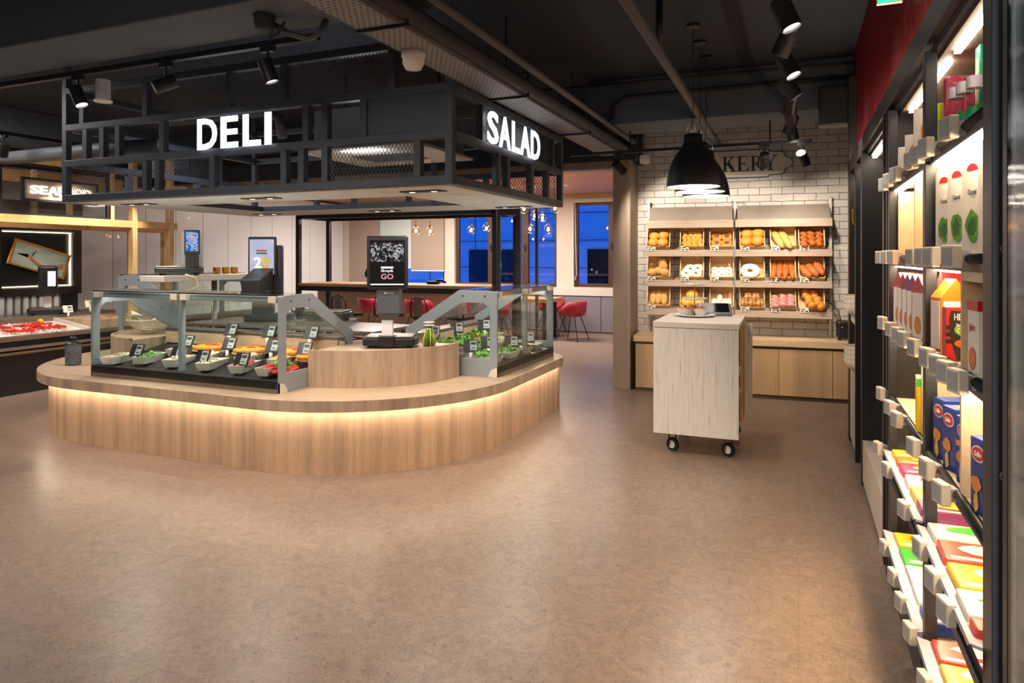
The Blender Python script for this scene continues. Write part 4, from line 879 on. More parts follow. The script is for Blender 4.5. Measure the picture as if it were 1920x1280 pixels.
for ch, a, b_ in zip('SEAFOOD', (.05, .155, .245, .36, .435, .545, .66), (.145, .235, .355, .43, .54, .65, .755)): part('letter', fit(textmb(ch, .145, .02, .004, 'LEFT'), a, b_, .055, .15).xf(TR(0, -.045, 0)), 'letter_sea', ss)
# ================================================================ seating area
bf = T('bar_table', 'long high table with wooden top inside a black steel portal frame', 'table')
BX0, BX1, BY0, BY1 = -7.75, -4.13, 9.2, 10.0
for x in (BX0, BX1):
    for y in (BY0, BY1): part('post', MB().box(x-.035, x+.035, y-.035, y+.035, 0, 2.3), 'black_metal', bf)
for y in (BY0, BY1): part('top_bar', MB().box(BX0, BX1, y-.035, y+.035, 2.15, 2.30), 'black_metal', bf)
for x in (BX0, BX1): part('top_bar', MB().box(x-.035, x+.035, BY0, BY1, 2.15, 2.30), 'black_metal', bf)
part('tabletop', MB().box(BX0+.03, BX1+.5, BY0-.05, BY1+.03, 1.03, 1.075), 'table_wood', bf, bevel=.004); part('under_bar', MB().box(BX0, BX1, BY0, BY0+.05, .95, 1.03), 'black_metal', bf)
part('end_panel', MB().box(BX1+.04, BX1+.08, BY0, BY0+.75, 0, 2.32), 'canopy_metal', bf) if False else None
po_ = T('steel_frame_panel', 'dark grey open box frame at the right end of the high table', 'frame', (-4.05, 9.1, 0))
part('frame', MB().box(0, .36, 0, .04, 2.12, 2.38).box(0, .04, 0, .04, 0, 2.12).box(.32, .36, 0, .04, 0, 2.12), 'canopy_metal', po_)
part('rear_post', MB().box(.0, .04, .71, .75, 0, 2.38).box(.32, .36, .71, .75, 0, 2.38).box(0, .04, .04, .71, 2.3, 2.38), 'canopy_metal', po_)
def stool(label, loc, rz):
    t = T('bar_stool', label, 'stool', loc, rz, 'metal stools at the high table')
    part('seat', MB().box(-.16, .16, -.16, .16, .64, .67), 'table_wood', t, bevel=.01); part('seat_rim', MB().box(-.15, .15, -.15, .15, .60, .64), 'black_metal', t)
    for sx in (-1, 1):
        for sy in (-1, 1): part('leg', MB().bar((sx*.13, sy*.13, .62), (sx*.21, sy*.21, 0), .035, .02), 'steel', t)
    part('footrest', MB().bar((-.17, -.17, .25), (.17, -.17, .25), .02).bar((-.17, .17, .25), (.17, .17, .25), .02).bar((-.17, -.17, .25), (-.17, .17, .25), .02).bar((.17, -.17, .25), (.17, .17, .25), .02), 'black_metal', t)
    part('back_loop', MB().tube([(-.17, -.15, .62), (-.175, -.17, .80), (-.13, -.18, .90), (0, -.185, .93), (.13, -.18, .90), (.175, -.17, .80), (.17, -.15, .62)], .011, 8), 'black_metal', t, smooth=True)
    part('back_plate', MB().box(-.085, .085, -.19, -.175, .64, .93), 'board_dark', t, bevel=.005)
    return t
st0 = None
for i, (x, y, rz) in enumerate([(-7.25, 8.8, .1), (-6.42, 8.75, -.3), (-5.75, 8.9, -.15), (-5.02, 8.75, -.3), (-4.5, 8.85, -.3)]):
    lb = 'metal bar stool with a dark back plate at the high table, %s from the left' % ORD[i]
    st0 = stool(lb, (x, y, 0), rz) if st0 is None else dup(st0, (x, y, 0), rz, lb)
def shell_chair(label, loc, rz):
    t = T('armchair', label, 'chair', loc, rz, 'red shell chairs by the windows')
    mb = MB(); n = 28; lev = [(.0, .44, 0), (.14, .44, 0), (.215, .46, 0), (.245, .52, .1), (.255, .60, .45), (.265, .70, 1)]
    # seat bowl rising into arms and a taller back (towards +y)
    rows = []
    for r, z, k in lev:
        row = []
        for j in range(n):
            a = 2*PI*j/n; s_ = math.sin(a)
            hh = z
            if k: hh = .46+(z-.46)*(1.05 if s_ > .3 else (.62+.45*(s_+.35)/.65 if s_ > -.35 else .25+.37*max(0, (s_+.9)/.55) if s_ > -.9 else .25))
            row.append((r*math.cos(a)*1.05, r*s_, hh))
        rows.append(row)
    for row in rows: mb.v += row
    for i in range(len(rows)-1):
        for j in range(n): mb.f.append((i*n+j, i*n+(j+1) % n, (i+1)*n+(j+1) % n, (i+1)*n+j))
    sh = part('shell', mb, 'red_shell', t, smooth=True); so = sh.modifiers.new('thickness', 'SOLIDIFY'); so.thickness = .012
    for sx in (-1, 1):
        for sy in (-1, 1): part('leg', MB().tube([(sx*.12, sy*.10, .445), (sx*.24, sy*.22, 0)], .009, 8), 'black_metal', t)
    return t
rc = None
for x, y, rz, lb in [(-3.78, 11.85, -PI/2-.15, 'red shell armchair at the near right end of the window table'), (-4.5, 12.72, 0, 'red shell armchair between the window table and the window, right one'), (-5.6, 12.7, .1, 'red shell armchair between the window table and the window, left one'), (-5.0, 11.1, PI, 'red shell armchair behind the salad case, right one'), (-5.75, 11.1, PI-.1, 'red shell armchair behind the salad case, middle one'), (-6.6, 11.2, PI, 'red shell armchair behind the kiosk, left one'), (-7.7, 11.25, PI, 'red shell armchair behind the high table, far left one')]:
    rc = shell_chair(lb, (x, y, 0), rz) if rc is None else dup(rc, (x, y, 0), rz, lb)
pb = T('low_partition', 'dark wooden low partition behind the bar stools', 'partition', (0, 0, 0))
part('panel', MB().box(-9.4, -5.3, 11.75, 11.82, 0, .92), 'table_dark', pb); part('cap', MB().box(-9.4, -5.3, 11.72, 11.85, .92, .95), 'table_dark', pb)
for x0, x1, lb in ((-5.25, -4.15, 'wooden dining table with red chairs by the far windows'),):
    t = T('dining_table', lb, 'table', ((x0+x1)/2, 12.0, 0)); w = (x1-x0)/2
    part('top', MB().box(-w, w, -.4, .4, .68, .75), 'table_wood', t, bevel=.005)
    for sx in (-1, 1):
        for sy in (-1, 1): part('leg', MB().bar((sx*(w-.12), sy*.3, .68), (sx*(w-.12), sy*.3, 0), .05), 'black_metal', t)
# globe lamps
def globe(label, loc):
    t = T('globe_pendant', label, 'lamp', loc, 0, 'clear globe pendants by the windows')
    part('globe', MB().ball((0, 0, 0), .075, n=20, m=12), 'bulb_glass', t, smooth=True); part('bulb', MB().ball((0, 0, 0), .022, .022, .035), 'bulb', t, smooth=True)
    part('cap', MB().cyl((0, 0, 0), .02, .07, .11, 12), 'brass', t); part('cord', MB().tube([(0, 0, .11), (0, 0, 2.80-loc[2])], .004, 6), 'black_plastic', t)
    return t
gl = [(-6.31, 10.6, 1.98), (-6.02, 10.6, 1.97), (-5.36, 10.9, 1.99), (-5.11, 11.0, 2.02), (-4.12, 10.6, 1.98), (-3.8, 10.6, 1.97), (-4.19, 11.0, 2.22), (-4.16, 11.3, 2.2), (-4.15, 10.4, 2.3), (-3.58, 10.3, 2.29), (-7.03, 11.6, 2.41), (-6.47, 11.6, 2.4), (-5.85, 11.6, 2.4)]
for i, p in zip([1, 2, 5, 6, 8, 11, 9, 10, 7, 12, 0, 3, 4], gl): globe('clear glass globe pendant with a glowing bulb, %s from the left' % ORD[i], p)
for x in (-6.2, -4.3):
    area((x, 11.4, 2.76), .8, .3, 55, (1, .90, .80))
area((-7.6, 11.5, 2.76), 1, .3, 60, (1, .90, .80)); area((-2.7, 10.5, 2.79), .3, .6, 14, (1, .9, .8))
for i, (x, y) in enumerate([(-3.0, 9.6), (-2.5, 8.3)]): solo('ceiling_grille', MB().box(-.2, .2, -.05, .05, 0, .01), 'black_plastic', 'black slot grille in the wooden ceiling, %s one' % ('far', 'near')[i], 'grille', loc=(x, y, 2.788))
for i, (x, y) in enumerate([(-7.6, 11.5), (-6.2, 11.4), (-4.3, 11.4)]):
    t = T('ceiling_light', 'recessed light in the wooden ceiling over the dining tables, %s from the left' % ORD[i], 'ceiling light', (x, y, 2.77), 0, 'recessed lights in the wooden ceiling'); part('frame', MB().ringplate([(-.55, -.2), (.55, -.2), (.55, .2), (-.55, .2)], [(-.51, -.16), (.51, -.16), (.51, .16), (-.51, .16)], 0, .03, 'z'), 'white_plastic', t)
# blinds, counter-top clutter
bl = [(-9.74, -8.91, 'beige roller blind, far left one', 'blind_beige', .9), (-8.905, -8.085, 'grey green translucent roller blind in the middle', 'blind_backlit', 1.28), (-8.08, -7.24, 'beige roller blind beside the blue windows', 'blind_beige', 1.22)]
for x0, x1, lb, m_, z0 in bl:
    t = T('roller_blind', lb, 'blind', (x0, WY-.04, 0)); part('fabric', MB().box(0, x1-x0, 0, .006, z0, 2.6), m_, t); part('bottom_bar', MB().box(0, x1-x0, -.006, .012, z0-.02, z0), 'white_plastic', t); part('roller', MB().tube([(0, .0, 2.6), (x1-x0, 0, 2.6)], .03, 10), 'white_plastic', t)
t = T('roller_blind', 'rolled up beige blind above the window beside the wooden portal', 'blind', (-4.3, WY-.06, 0)); part('cassette', MB().box(0, 2.0, 0, .06, 2.62, 2.70), 'plaster', t); part('chain', MB().tube([(.05, -.01, 2.62), (.06, -.01, 1.1), (.1, -.01, 1.05), (.13, -.01, 1.15), (.1, -.01, 2.62)], .006, 5), 'white_plastic', t)
cl = T('handset', 'black bar scanner lying on the high table', 'device', (-5.35, 9.6, 1.075)); part('body', MB().box(-.14, .05, -.06, .06, 0, .05), 'black_plastic', cl, bevel=.015); part('grip', MB().tube([(0, 0, .05), (.1, 0, .07), (.18, 0, .03)], .02, 8), 'black_plastic', cl, smooth=True)
cl = T('monitor', 'black monitor standing on the dark low partition', 'monitor', (-7.6, 11.785, .95)); part('screen', MB().box(-.3, .3, 0, .03, .12, .5), 'black_plastic', cl); part('stand', MB().box(-.04, .04, -.03, .06, 0, .14), 'black_plastic', cl)
pt_ = T('potted_plant', 'small dark leafy plant behind the kiosk screen', 'plant', (-6.6, 9.6, 1.075)); part('pot', MB().cyl((0, 0, 0), .05, 0, .07, 14), 'black_plastic', pt_); part('leaves', leafmb(40, .2, .2, .18, .09, .07), 'leaf_dark', pt_, kind='stuff')
# ================================================================ bakery
def BM(s_, o_, z=0, rz=0, tilt=0): return TR(*BP(s_, o_, z)) @ RZ(BA+rz) @ Matrix.Rotation(tilt, 4, 'X')
def place(o, m): o.location = m.to_translation(); o.rotation_euler = m.to_euler(); o.scale = m.to_scale(); return o
be = T('bench_counter', 'long low oak cabinet bench below the bakery racks', 'cabinet'); place(be, BM(0, 0))
part('top', MB().box(-1.24, 1.5, -.02, .52, .565, .63), 'bench_top', be, bevel=.003); part('recess', MB().box(-1.22, 1.5, .03, .52, .535, .565), 'board_dark', be); part('plinth', MB().box(-1.22, 1.5, .03, .52, 0, .05), 'board_dark', be)
part('carcass', MB().box(-1.22, 1.5, .02, .52, .05, .535), 'bench_oak', be)
for a, b_ in ((-1.22, -.74), (-.74, -.23), (-.23, .28), (.28, .80), (.80, 1.32)): part('door', MB().box(a+.003, b_-.003, 0, .02, .05, .535), 'bench_oak', be, bevel=.002)
rk = T('bread_rack', 'oak bread rack with white pipe poles on the brick wall', 'rack'); place(rk, BM(0, 0))
for s_, zb in ((-1.12, .66), (-.16, .64), (.83, .66)):
    part('pole', MB().tube([(s_, .43, zb), (s_, .43, 2.17)], .014, 12).tube([(s_, .43, 2.14), (s_, .52, 2.14)], .01, 8).tube([(s_, .43, zb+.05), (s_, .52, zb+.05)], .01, 8), 'white_paint', rk, smooth=True)
for a, b_ in ((-1.10, -.185), (-.135, .81)):
    part('header_board', MB().bar(((a+b_)/2, .22, 1.905), ((a+b_)/2, .42, 2.08), b_-a, .015, up=(0, 0, 1)), 'header_grey_shaded', rk)
    part('header_lip', MB().box(a-.02, b_+.01, .20, .216, 1.835, 1.92), 'ash_h', rk, bevel=.002)
    part('header_side', MB().add([(a, .21, 1.84), (a, .21, 1.91), (a, .42, 2.08), (a, .42, 1.84)], [(0, 1, 2, 3)]).add([(b_, .21, 1.84), (b_, .21, 1.91), (b_, .42, 2.08), (b_, .42, 1.84)], [(0, 1, 2, 3)]), 'ash_h', rk)
    for zt in (1.59, 1.25, .925):
        part('shelf_lip', MB().box(a-.02, b_+.01, .20, .216, zt-.075, zt), 'ash_h', rk, bevel=.002)
        a_ = None
        part('shelf_board', MB().bar(((a+b_)/2, .216, zt-.03), ((a+b_)/2, .43, zt+.03), b_-a, .014), 'ash_h', rk)
# crates and breads
TL = .80
def crate(label, s_, zt, w=.262):
    t = T('bread_crate', label, 'crate', group='wooden crates in the bread rack'); m = BM(s_, .225, zt+.005, 0, TL); place(t, m)
    part('floor', MB().box(-w/2, w/2, 0, .25, 0, .008), 'crate_wood', t)
    for x in (-w/2, w/2-.01): part('side', MB().add([(x, 0, .008), (x+.01, 0, .008), (x+.01, .25, .008), (x, .25, .008), (x, 0, .05), (x+.01, 0, .05), (x+.01, .25, .13), (x, .25, .13)], [(0, 1, 5, 4), (1, 2, 6, 5), (2, 3, 7, 6), (3, 0, 4, 7), (4, 5, 6, 7)]), 'crate_wood', t)
    part('front', MB().box(-w/2+.01, w/2-.01, 0, .01, .008, .045), 'crate_wood', t); part('back', MB().box(-w/2+.01, w/2-.01, .24, .25, .008, .13), 'crate_wood', t)
    return m
def b_bun(r=.05, k=.72): return MB().ball((0, 0, r*k), r, r, r*k, 16, 10, .02)
def b_twist(L_=.17, r=.028):
    mb = MB(); n = 6
    for i in range(n): mb.ball((.006*(-1)**i, -L_/2+L_*(i+.5)/n, r), r, L_/n*.75, r*.95, 12, 7, .04)
    return mb
def b_ring(R=.032, r=.018): return MB().torus((0, 0, r), R, r, 20, 10, .9, .04)
def b_baguette(L_=.24, r=.03): return MB().ball((0, 0, r), r, L_/2, r*.9, 14, 18, .0, lambda t, p: 1+.07*math.cos(t*22+p))
def b_loaf(L_=.2, r=.035): return MB().ball((0, 0, r), r, L_/2, r, 14, 16, .03, lambda t, p: 1+.09*abs(math.sin(t*11)))
def b_slice(r=.045): return MB().cyl((0, 0, 0), r, 0, .03, 18)
cr = [  # rack side, column s, level, crate nick, bread name, mesh, material, [(x,y,z,rz)], phrase
 (-.99, 1.59, 'golden round buns', 'bread_bun', b_bun(.052), 'bun_gold', [(-.055, .06, 0), (.05, .055, 0), (-.05, .15, .01), (.055, .15, .02)]),
 (-.62, 1.59, 'braided golden loaves', 'braided_loaf', b_twist(.19, .026), 'bun_gold', [(-.08, .115, 0), (-.027, .115, 0), (.027, .115, 0), (.08, .115, 0)]),
 (-.30, 1.59, 'berry topped pastries in clear wrap', 'berry_pastry', b_ring(.035, .018), 'crust', [(-.055, .065, 0), (.055, .065, 0), (-.055, .165, 0), (.055, .165, 0)]),
 (-.99, 1.25, 'speckled brown rolls', 'bread_roll', b_bun(.043, .9), 'bun', [(-.07, .05, 0), (.0, .075, 0), (.07, .05, 0), (.05, .13, .02), (.04, .185, .03)]),
 (-.62, 1.25, 'pale cream ring cakes', 'ring_cake', b_ring(.034, .022), 'sugar', [(-.06, .06, 0), (.045, .06, 0), (-.02, .12, .01), (.06, .13, .01)]),
 (-.30, 1.25, 'white sugared doughnuts', 'sugared_doughnut', b_ring(.022, .016), 'sugar', [(-.075, .05, 0), (0, .05, 0), (.075, .05, 0), (-.075, .12, 0), (0, .12, 0), (.075, .12, 0)]),
 (-.99, .925, 'wrapped rustic sandwiches', 'sandwich', b_loaf(.16, .032), 'bun', [(-.06, .1, 0), (.0, .11, 0), (.06, .1, 0)]),
 (-.62, .925, 'large yellow loaves', 'bread_loaf', b_bun(.055, .6), 'cheese', [(-.055, .06, 0), (.055, .06, 0), (.0, .14, .03)]),
 (-.30, .925, 'icing dusted cream rolls', 'cream_roll', b_loaf(.09, .024), 'sugar', [(-.08, .06, 0), (-.03, .065, 0), (.03, .06, 0), (.08, .065, 0), (-.02, .12, .01)]),
 (.02, 1.59, 'big golden cheese buns', 'cheese_bun', b_bun(.058, .7), 'crust', [(-.06, .06, 0), (.055, .06, .01), (-.05, .16, .02), (.06, .16, .03)]),
 (.335, 1.59, 'long ribbed pale loaves', 'ribbed_loaf', b_loaf(.25, .033), 'bun', [(-.06, .12, .0, .35), (.02, .11, .0, .35)]),
 (.62, 1.59, 'nut covered golden pastries', 'nut_pastry', b_twist(.17, .032), 'crust_dark', [(-.075, .09, 0), (.0, .1, .01), (.075, .1, 0)]),
 (.02, 1.25, 'sugared ring loaf in clear wrap', 'ring_loaf', b_ring(.055, .032), 'sugar', [(-.02, .09, 0)]),
 (.335, 1.25, 'dark baguettes', 'baguette', b_baguette(.26, .029), 'crust_dark', [(-.09, .13, 0), (-.03, .13, 0), (.03, .13, 0), (.09, .13, 0)]),
 (.62, 1.25, 'brown seeded loaves', 'seeded_loaf', b_loaf(.16, .036), 'crust_dark', [(-.06, .08, 0, .5), (.01, .09, .01, .5), (.075, .11, .02, .4)]),
 (.02, .925, 'chocolate striped buns', 'striped_bun', b_bun(.038, 1.0), 'bun', [(-.08, .05, 0), (0, .05, 0), (.08, .05, 0), (-.04, .12, .02), (.04, .12, .02)]),
 (.335, .925, 'pink iced twists', 'iced_twist', b_twist(.13, .036), 'pink_icing', [(-.08, .07, 0), (0, .08, .01), (.08, .08, .01)]),
 (.62, .925, 'long golden braided loaves', 'braided_loaf', b_twist(.25, .038), 'crust', [(-.04, .13, .02, .3), (.045, .12, .01, .3)])]
RW = {1.59: 'top', 1.25: 'middle', .925: 'bottom'}; CO = {-.99: 'left column of the left rack', -.62: 'middle column of the left rack', -.30: 'right column of the left rack', .02: 'left column of the right rack', .335: 'middle column of the right rack', .62: 'right column of the right rack'}
SING = {'golden round buns': 'golden round bun', 'braided golden loaves': 'braided golden loaf', 'berry topped pastries in clear wrap': 'berry topped pastry', 'speckled brown rolls': 'speckled brown roll', 'pale cream ring cakes': 'pale cream ring cake', 'white sugared doughnuts': 'white sugared doughnut', 'wrapped rustic sandwiches': 'rustic sandwich', 'large yellow loaves': 'large yellow loaf', 'icing dusted cream rolls': 'icing dusted cream roll', 'big golden cheese buns': 'big golden cheese bun', 'long ribbed pale loaves': 'long ribbed pale loaf', 'nut covered golden pastries': 'nut covered pastry', 'sugared ring loaf in clear wrap': 'sugared ring loaf', 'dark baguettes': 'dark baguette', 'brown seeded loaves': 'brown seeded loaf', 'chocolate striped buns': 'chocolate striped bun', 'pink iced twists': 'pink iced twist', 'long golden braided loaves': 'long braided loaf'}
for s_, zt, nick, nm, mb, mt, pos in cr:
    m = crate('wooden crate of %s, %s row of the %s rack' % (nick, RW[zt], 'left' if s_ < -.1 else 'right'), s_, zt)
    first = None
    ys = sorted(set(round(q[1], 3) for q in pos)); two = ys[-1]-ys[0] > .045; mid_y = (ys[0]+ys[-1])/2
    for q in pos:
        mm = m @ TR(q[0], q[1], q[2]+.009) @ RZ(q[3] if len(q) > 3 else random.uniform(-.1, .1)) @ Matrix.Scale(1.22, 4)
        mates = sorted(p[0] for p in pos if not two or (p[1] > mid_y) == (q[1] > mid_y)); k_ = mates.index(q[0])
        wh = ('upper ' if q[1] > mid_y else 'lower ') if two else ''
        wh += ('one' if len(mates) == 1 else ('left', 'right')[k_] if len(mates) == 2 else ('left', 'middle', 'right')[k_] if len(mates) == 3 else ('leftmost', 'second', 'third', 'rightmost')[k_])
        lbl = '%s, %s in its crate, %s row of the %s rack' % (SING.get(nick, nick), wh, RW[zt], 'left' if s_ < -.1 else 'right')
        if first is None:
            o = first = solo(nm, mb, mt, lbl, 'bread', '%s, %s row' % (nick, RW[zt]), smooth=True)
            if nm == 'berry_pastry': part('berries', MB().ball((0, 0, .02), .022, .022, .016, 10, 6, .15), 'purple_veg', o)
            if nm == 'striped_bun':
                st = MB(); st.torus((0, 0, .038), .0385, .003, 20, 6).xf(Matrix.Rotation(0, 4, 'X')); v2 = MB().torus((0, 0, 0), .0385, .003, 20, 6).xf(TR(0, 0, .038) @ Matrix.Rotation(PI/2, 4, 'X')); part('stripe', v2, 'choc', o); v3 = MB().torus((0, 0, 0), .0385, .003, 20, 6).xf(TR(0, 0, .038) @ Matrix.Rotation(PI/2, 4, 'Y')); part('stripe', v3, 'choc', o)
        else:
            o = first.copy(); C.objects.link(o); o['label'] = lbl
            for ch in first.children: c_ = ch.copy(); C.objects.link(c_); c_.parent = o
        place(o, mm)
    t = T('price_label', 'white price label under the %s, %s row' % (nick, RW[zt]), 'price label', group='price labels of the bread rack'); place(t, BM(s_-.075, .192, zt+.0))
    part('card', MB().box(-.045, .045, 0, .005, -.012, .035), 'tag_cream', t); part('print', MB().box(-.035, .01, -.001, 0, .018, .028).box(-.035, -.005, -.001, 0, -.003, .008).box(.01, .037, -.001, 0, -.005, .01), 'lcd_ink', t)
# sign with serif letters
sg = T('bakery_sign', 'cream scalloped board with black serif letters BAKERY on the brick wall', 'sign'); place(sg, BM(-.17, .49, 2.565))
def plaque(w, h, k):
    p = []
    q = [(0, h/2), (w/2-.26, h/2), (w/2-.24, h/2-.025), (w/2-.13, h/2-.025)]
    q += [(w/2-.13+.05*math.sin(a), h/2-.075+.05*math.cos(a)) for a in (.5, 1.0, 1.5)] + [(w/2-.075, .06), (w/2-.02, .045), (w/2, 0)]
    up = q; r = up+[(x, -y) for x, y in up[::-1][1:]]
    full = r[:-1]+[(-x, y) for x, y in r[::-1]][:-1]
    return [(x*k, y*k if True else y) for x, y in full]
pl_ = plaque(1.24, .30, 1)
def xz(mb): return mb.xf(Matrix(((1, 0, 0, 0), (0, 0, 1, 0), (0, 1, 0, 0), (0, 0, 0, 1))))
part('board', xz(MB().prism(pl_, -.0, .02)), 'white_paint', sg, bevel=.003); part('border', xz(MB().prism([(x*1.012, y*1.07) for x, y in pl_], .004, .016)), 'black_metal', sg); part('inset', xz(MB().prism([(x*.965, y*.82) for x, y in pl_], -.005, .0)), 'tag_cream', sg, bevel=.003)
# serif letters as polygons on a 0..1 height grid
def ser(rects, polys=()):
    mb = MB()
    for x0, x1, z0, z1 in rects: mb.box(x0, x1, -.014, -.005, z0, z1)
    for p in polys: k = len(mb.v); mb.prism([(a, b_) for a, b_ in p], -.012, -.005); mb.v[k:] = [(a, z, b_) for a, b_, z in mb.v[k:]]
    return mb
def bowl(cx, cz, rx, rz, ix, iz, a0=-90, a1=90, n=12):
    o_ = [(cx+rx*math.cos(math.radians(a0+(a1-a0)*i/n)), cz+rz*math.sin(math.radians(a0+(a1-a0)*i/n))) for i in range(n+1)]
    i_ = [(cx+ix*math.cos(math.radians(a0+(a1-a0)*i/n)), cz+iz*math.sin(math.radians(a0+(a1-a0)*i/n))) for i in range(n+1)]
    return [[o_[i], o_[i+1], i_[i+1], i_[i]] for i in range(n)]
GL = {
 'B': ser([(.12, .27, 0, 1), (0, .45, 0, .05), (0, .45, .95, 1), (.27, .45, .49, .54)], bowl(.42, .76, .26, .24, .11, .19)+bowl(.44, .27, .30, .27, .14, .22)),
 'A': ser([(-.04, .28, 0, .05), (.52, .98, 0, .05), (.25, .62, .30, .35)], [[(.08, .03), (.14, .03), (.45, .88), (.42, 1), (.40, 1)], [(.36, .95), (.42, 1.0), (.48, 1.0), (.86, .03), (.66, .03)]]),
 'K': ser([(.12, .27, 0, 1), (0, .39, 0, .05), (0, .39, .95, 1), (.5, .88, .95, 1), (.52, 1.0, 0, .05)], [[(.27, .38), (.27, .48), (.66, .97), (.74, .97)], [(.36, .50), (.48, .63), (.92, .03), (.72, .03)]]),
 'E': ser([(.12, .27, 0, 1), (0, .8, 0, .05), (0, .76, .95, 1), (.27, .55, .49, .54), (.53, .56, .40, .63), (.73, .76, .78, .95)], [[(.80, .27), (.76, .27), (.68, .05), (.80, .05)]]),
 'R': ser([(.12, .27, 0, 1), (0, .39, 0, .05), (0, .45, .95, 1), (.27, .45, .47, .52), (.75, .98, 0, .05)], bowl(.43, .735, .28, .265, .12, .215)+[[(.38, .49), (.54, .49), (.88, .03), (.70, .03)]]),
 'Y': ser([(.36, .51, .03, .48), (.24, .63, 0, .05), (-.05, .34, .95, 1), (.56, .92, .95, 1)], [[(.02, .96), (.20, .96), (.51, .46), (.36, .44)], [(.70, .96), (.77, .96), (.48, .44), (.43, .46)]])}
x = -.46
for ch in 'BAKERY':
    g_ = GL[ch]; mb = MB(); mb.v = [(a*.155+x, b_*1.2, z*.17-.085) for a, b_, z in g_.v]; mb.f = g_.f
    part('letter', mb, 'black_metal', sg); x += {'B': .155, 'A': .175, 'K': .16, 'E': .145, 'R': .145, 'Y': .2}[ch]
# black appliance on bench end and its cable
ap = T('radio', 'black rounded appliance on the right end of the oak bench', 'appliance'); place(ap, BM(.93, .22, .63))
part('body', MB().prism([(-.07, -.05), (.09, -.05), (.09, .09), (-.07, .09)], .02, .21), 'black_plastic', ap, bevel=.025); part('badge', MB().ball((-.02, -.052, .14), .012, .003, .008, 8, 5), 'brass', ap)
for x in (-.04, .06): part('foot', MB().cyl((x, .0, 0), .015, 0, .02, 8), 'rubber', ap)
part('cable', MB().tube([(-.02, .05, .2), (-.04, .1, .30), (-.12, .18, .40), (-.2, .24, .42)], .006, 6), 'black_plastic', ap, smooth=True)
# rolling cart ------------------------------------------------------------
ct = T('rolling_cart', 'whitewashed wooden cart on castors with a white slab top', 'cart', (-1.03, 5.27, 0), math.radians(1.0))
Wc, Dc = .625, .84
part('front_panel', MB().box(0, Wc, 0, .03, .155, .965), 'whitewash', ct, bevel=.002); part('left_side', MB().box(0, .03, .03, Dc, .155, .965), 'whitewash', ct); part('bottom', MB().box(.03, Wc-.03, .03, Dc, .155, .185), 'crate_wood', ct)
part('back_panel', MB().box(0, Wc+.06, Dc, Dc+.03, .155, .94), 'whitewash', ct, bevel=.002); part('divider', MB().box(Wc-.33, Wc-.31, .03, Dc, .185, .965), 'crate_wood', ct)
for z in (.43, .60): part('shelf', MB().box(Wc-.31, Wc-.005, .03, Dc, z, z+.03), 'shelf_wood', ct)
part('side_stile', MB().box(Wc-.02, Wc, Dc-.35, Dc, .185, .965), 'crate_wood', ct); part('slab', MB().box(-.004, Wc+.006, -.006, Dc+.04, .968, 1.01), 'slab_white', ct, bevel=.003)
def castor(x, y):
    p = part('castor', MB().box(x-.035, x+.035, y-.04, y+.04, .143, .155).bar((x-.025, y, .15), (x-.025, y+.02, .045), .006, .045).bar((x+.025, y, .15), (x+.025, y+.02, .045), .006, .045), 'black_metal', ct)
    r = Matrix.Rotation(PI/2, 4, 'Y')
    part('tyre', MB().lathe([(.030, -.015), (.05, -.015), (.052, -.01), (.052, .01), (.05, .015), (.030, .015)], n=28).xf(TR(x, y+.02, .052) @ RZ(1.05) @ r), 'rubber', p, smooth=False)
    part('wheel_disc', MB().lathe([(0, -.02), (.012, -.02), (.012, -.012), (.034, -.013), (.034, .013), (.012, .012), (.012, .02), (0, .02)], n=24).xf(TR(x, y+.02, .052) @ RZ(1.05) @ r), 'white_plastic', p)
for x, y in ((.13, .09), (Wc-.08, .09), (.13, Dc-.09), (Wc-.08, Dc-.09)): castor(x, y)
# things on the cart
ts = T('cake_stand', 'tiered gold rod cake stand with pale plates on the white cart', 'cake stand', (-.80, 5.85, 1.01))
part('rod', MB().tube([(0, 0, 0), (0, 0, .31)], .005, 8), 'brass', ts, smooth=True); part('ring_handle', MB().torus((0, 0, .33), .02, .004, 18, 6).xf(TR(0, 0, 0)), 'brass', ts)
for r, z in ((.17, .0), (.105, .135), (.085, .255)): part('plate', MB().lathe([(0, z+.004), (r*.7, z+.004), (r, z+.016), (r, z+.02), (r*.7, z+.010), (0, z+.010)], n=32), 'white_plastic', ts, smooth=True)
for i, (x, y) in enumerate([(-.075, -.06), (.055, -.06), (-.02, .08)]):
    t = T('fruit_tart', 'orange topped tart in a white paper cup on the cake stand plate, %s one' % ('left', 'right', 'rear')[i], 'tart', (-.80+x, 5.85+y, 1.022), 0, 'tarts on the cake stand')
    part('paper_cup', MB().lathe([(0, 0), (.032, 0), (.058, .055), (.055, .055), (.03, .005)], n=20), 'slab_white', t); part('pastry', MB().ball((0, 0, .048), .05, .05, .022, 14, 8, .08), 'crust', t); part('berry', MB().ball((.01, -.01, .07), .012), 'purple_veg', t); part('fruit', MB().ball((-.015, .01, .066), .018, .014, .01, 8, 5), 'orange_veg', t)
tb_ = T('tablet_stand', 'dark tablet lying on a wedge stand at the back of the cart', 'tablet', (-.66, 6.02, 1.01), .25)
part('wedge', MB().add([(-.14, -.06, 0), (.14, -.06, 0), (.14, .05, 0), (-.14, .05, 0), (-.14, -.06, .015), (.14, -.06, .015), (.14, .05, .10), (-.14, .05, .10)], [(0, 3, 2, 1), (4, 5, 6, 7), (0, 1, 5, 4), (1, 2, 6, 5), (2, 3, 7, 6), (3, 0, 4, 7)]), 'grey_plastic', tb_, bevel=.004)
part('screen', MB().add([(-.12, -.055, .018), (.12, -.055, .018), (.12, .045, .101), (-.12, .045, .101)], [(0, 1, 2, 3)]), 'screen_black', tb_)
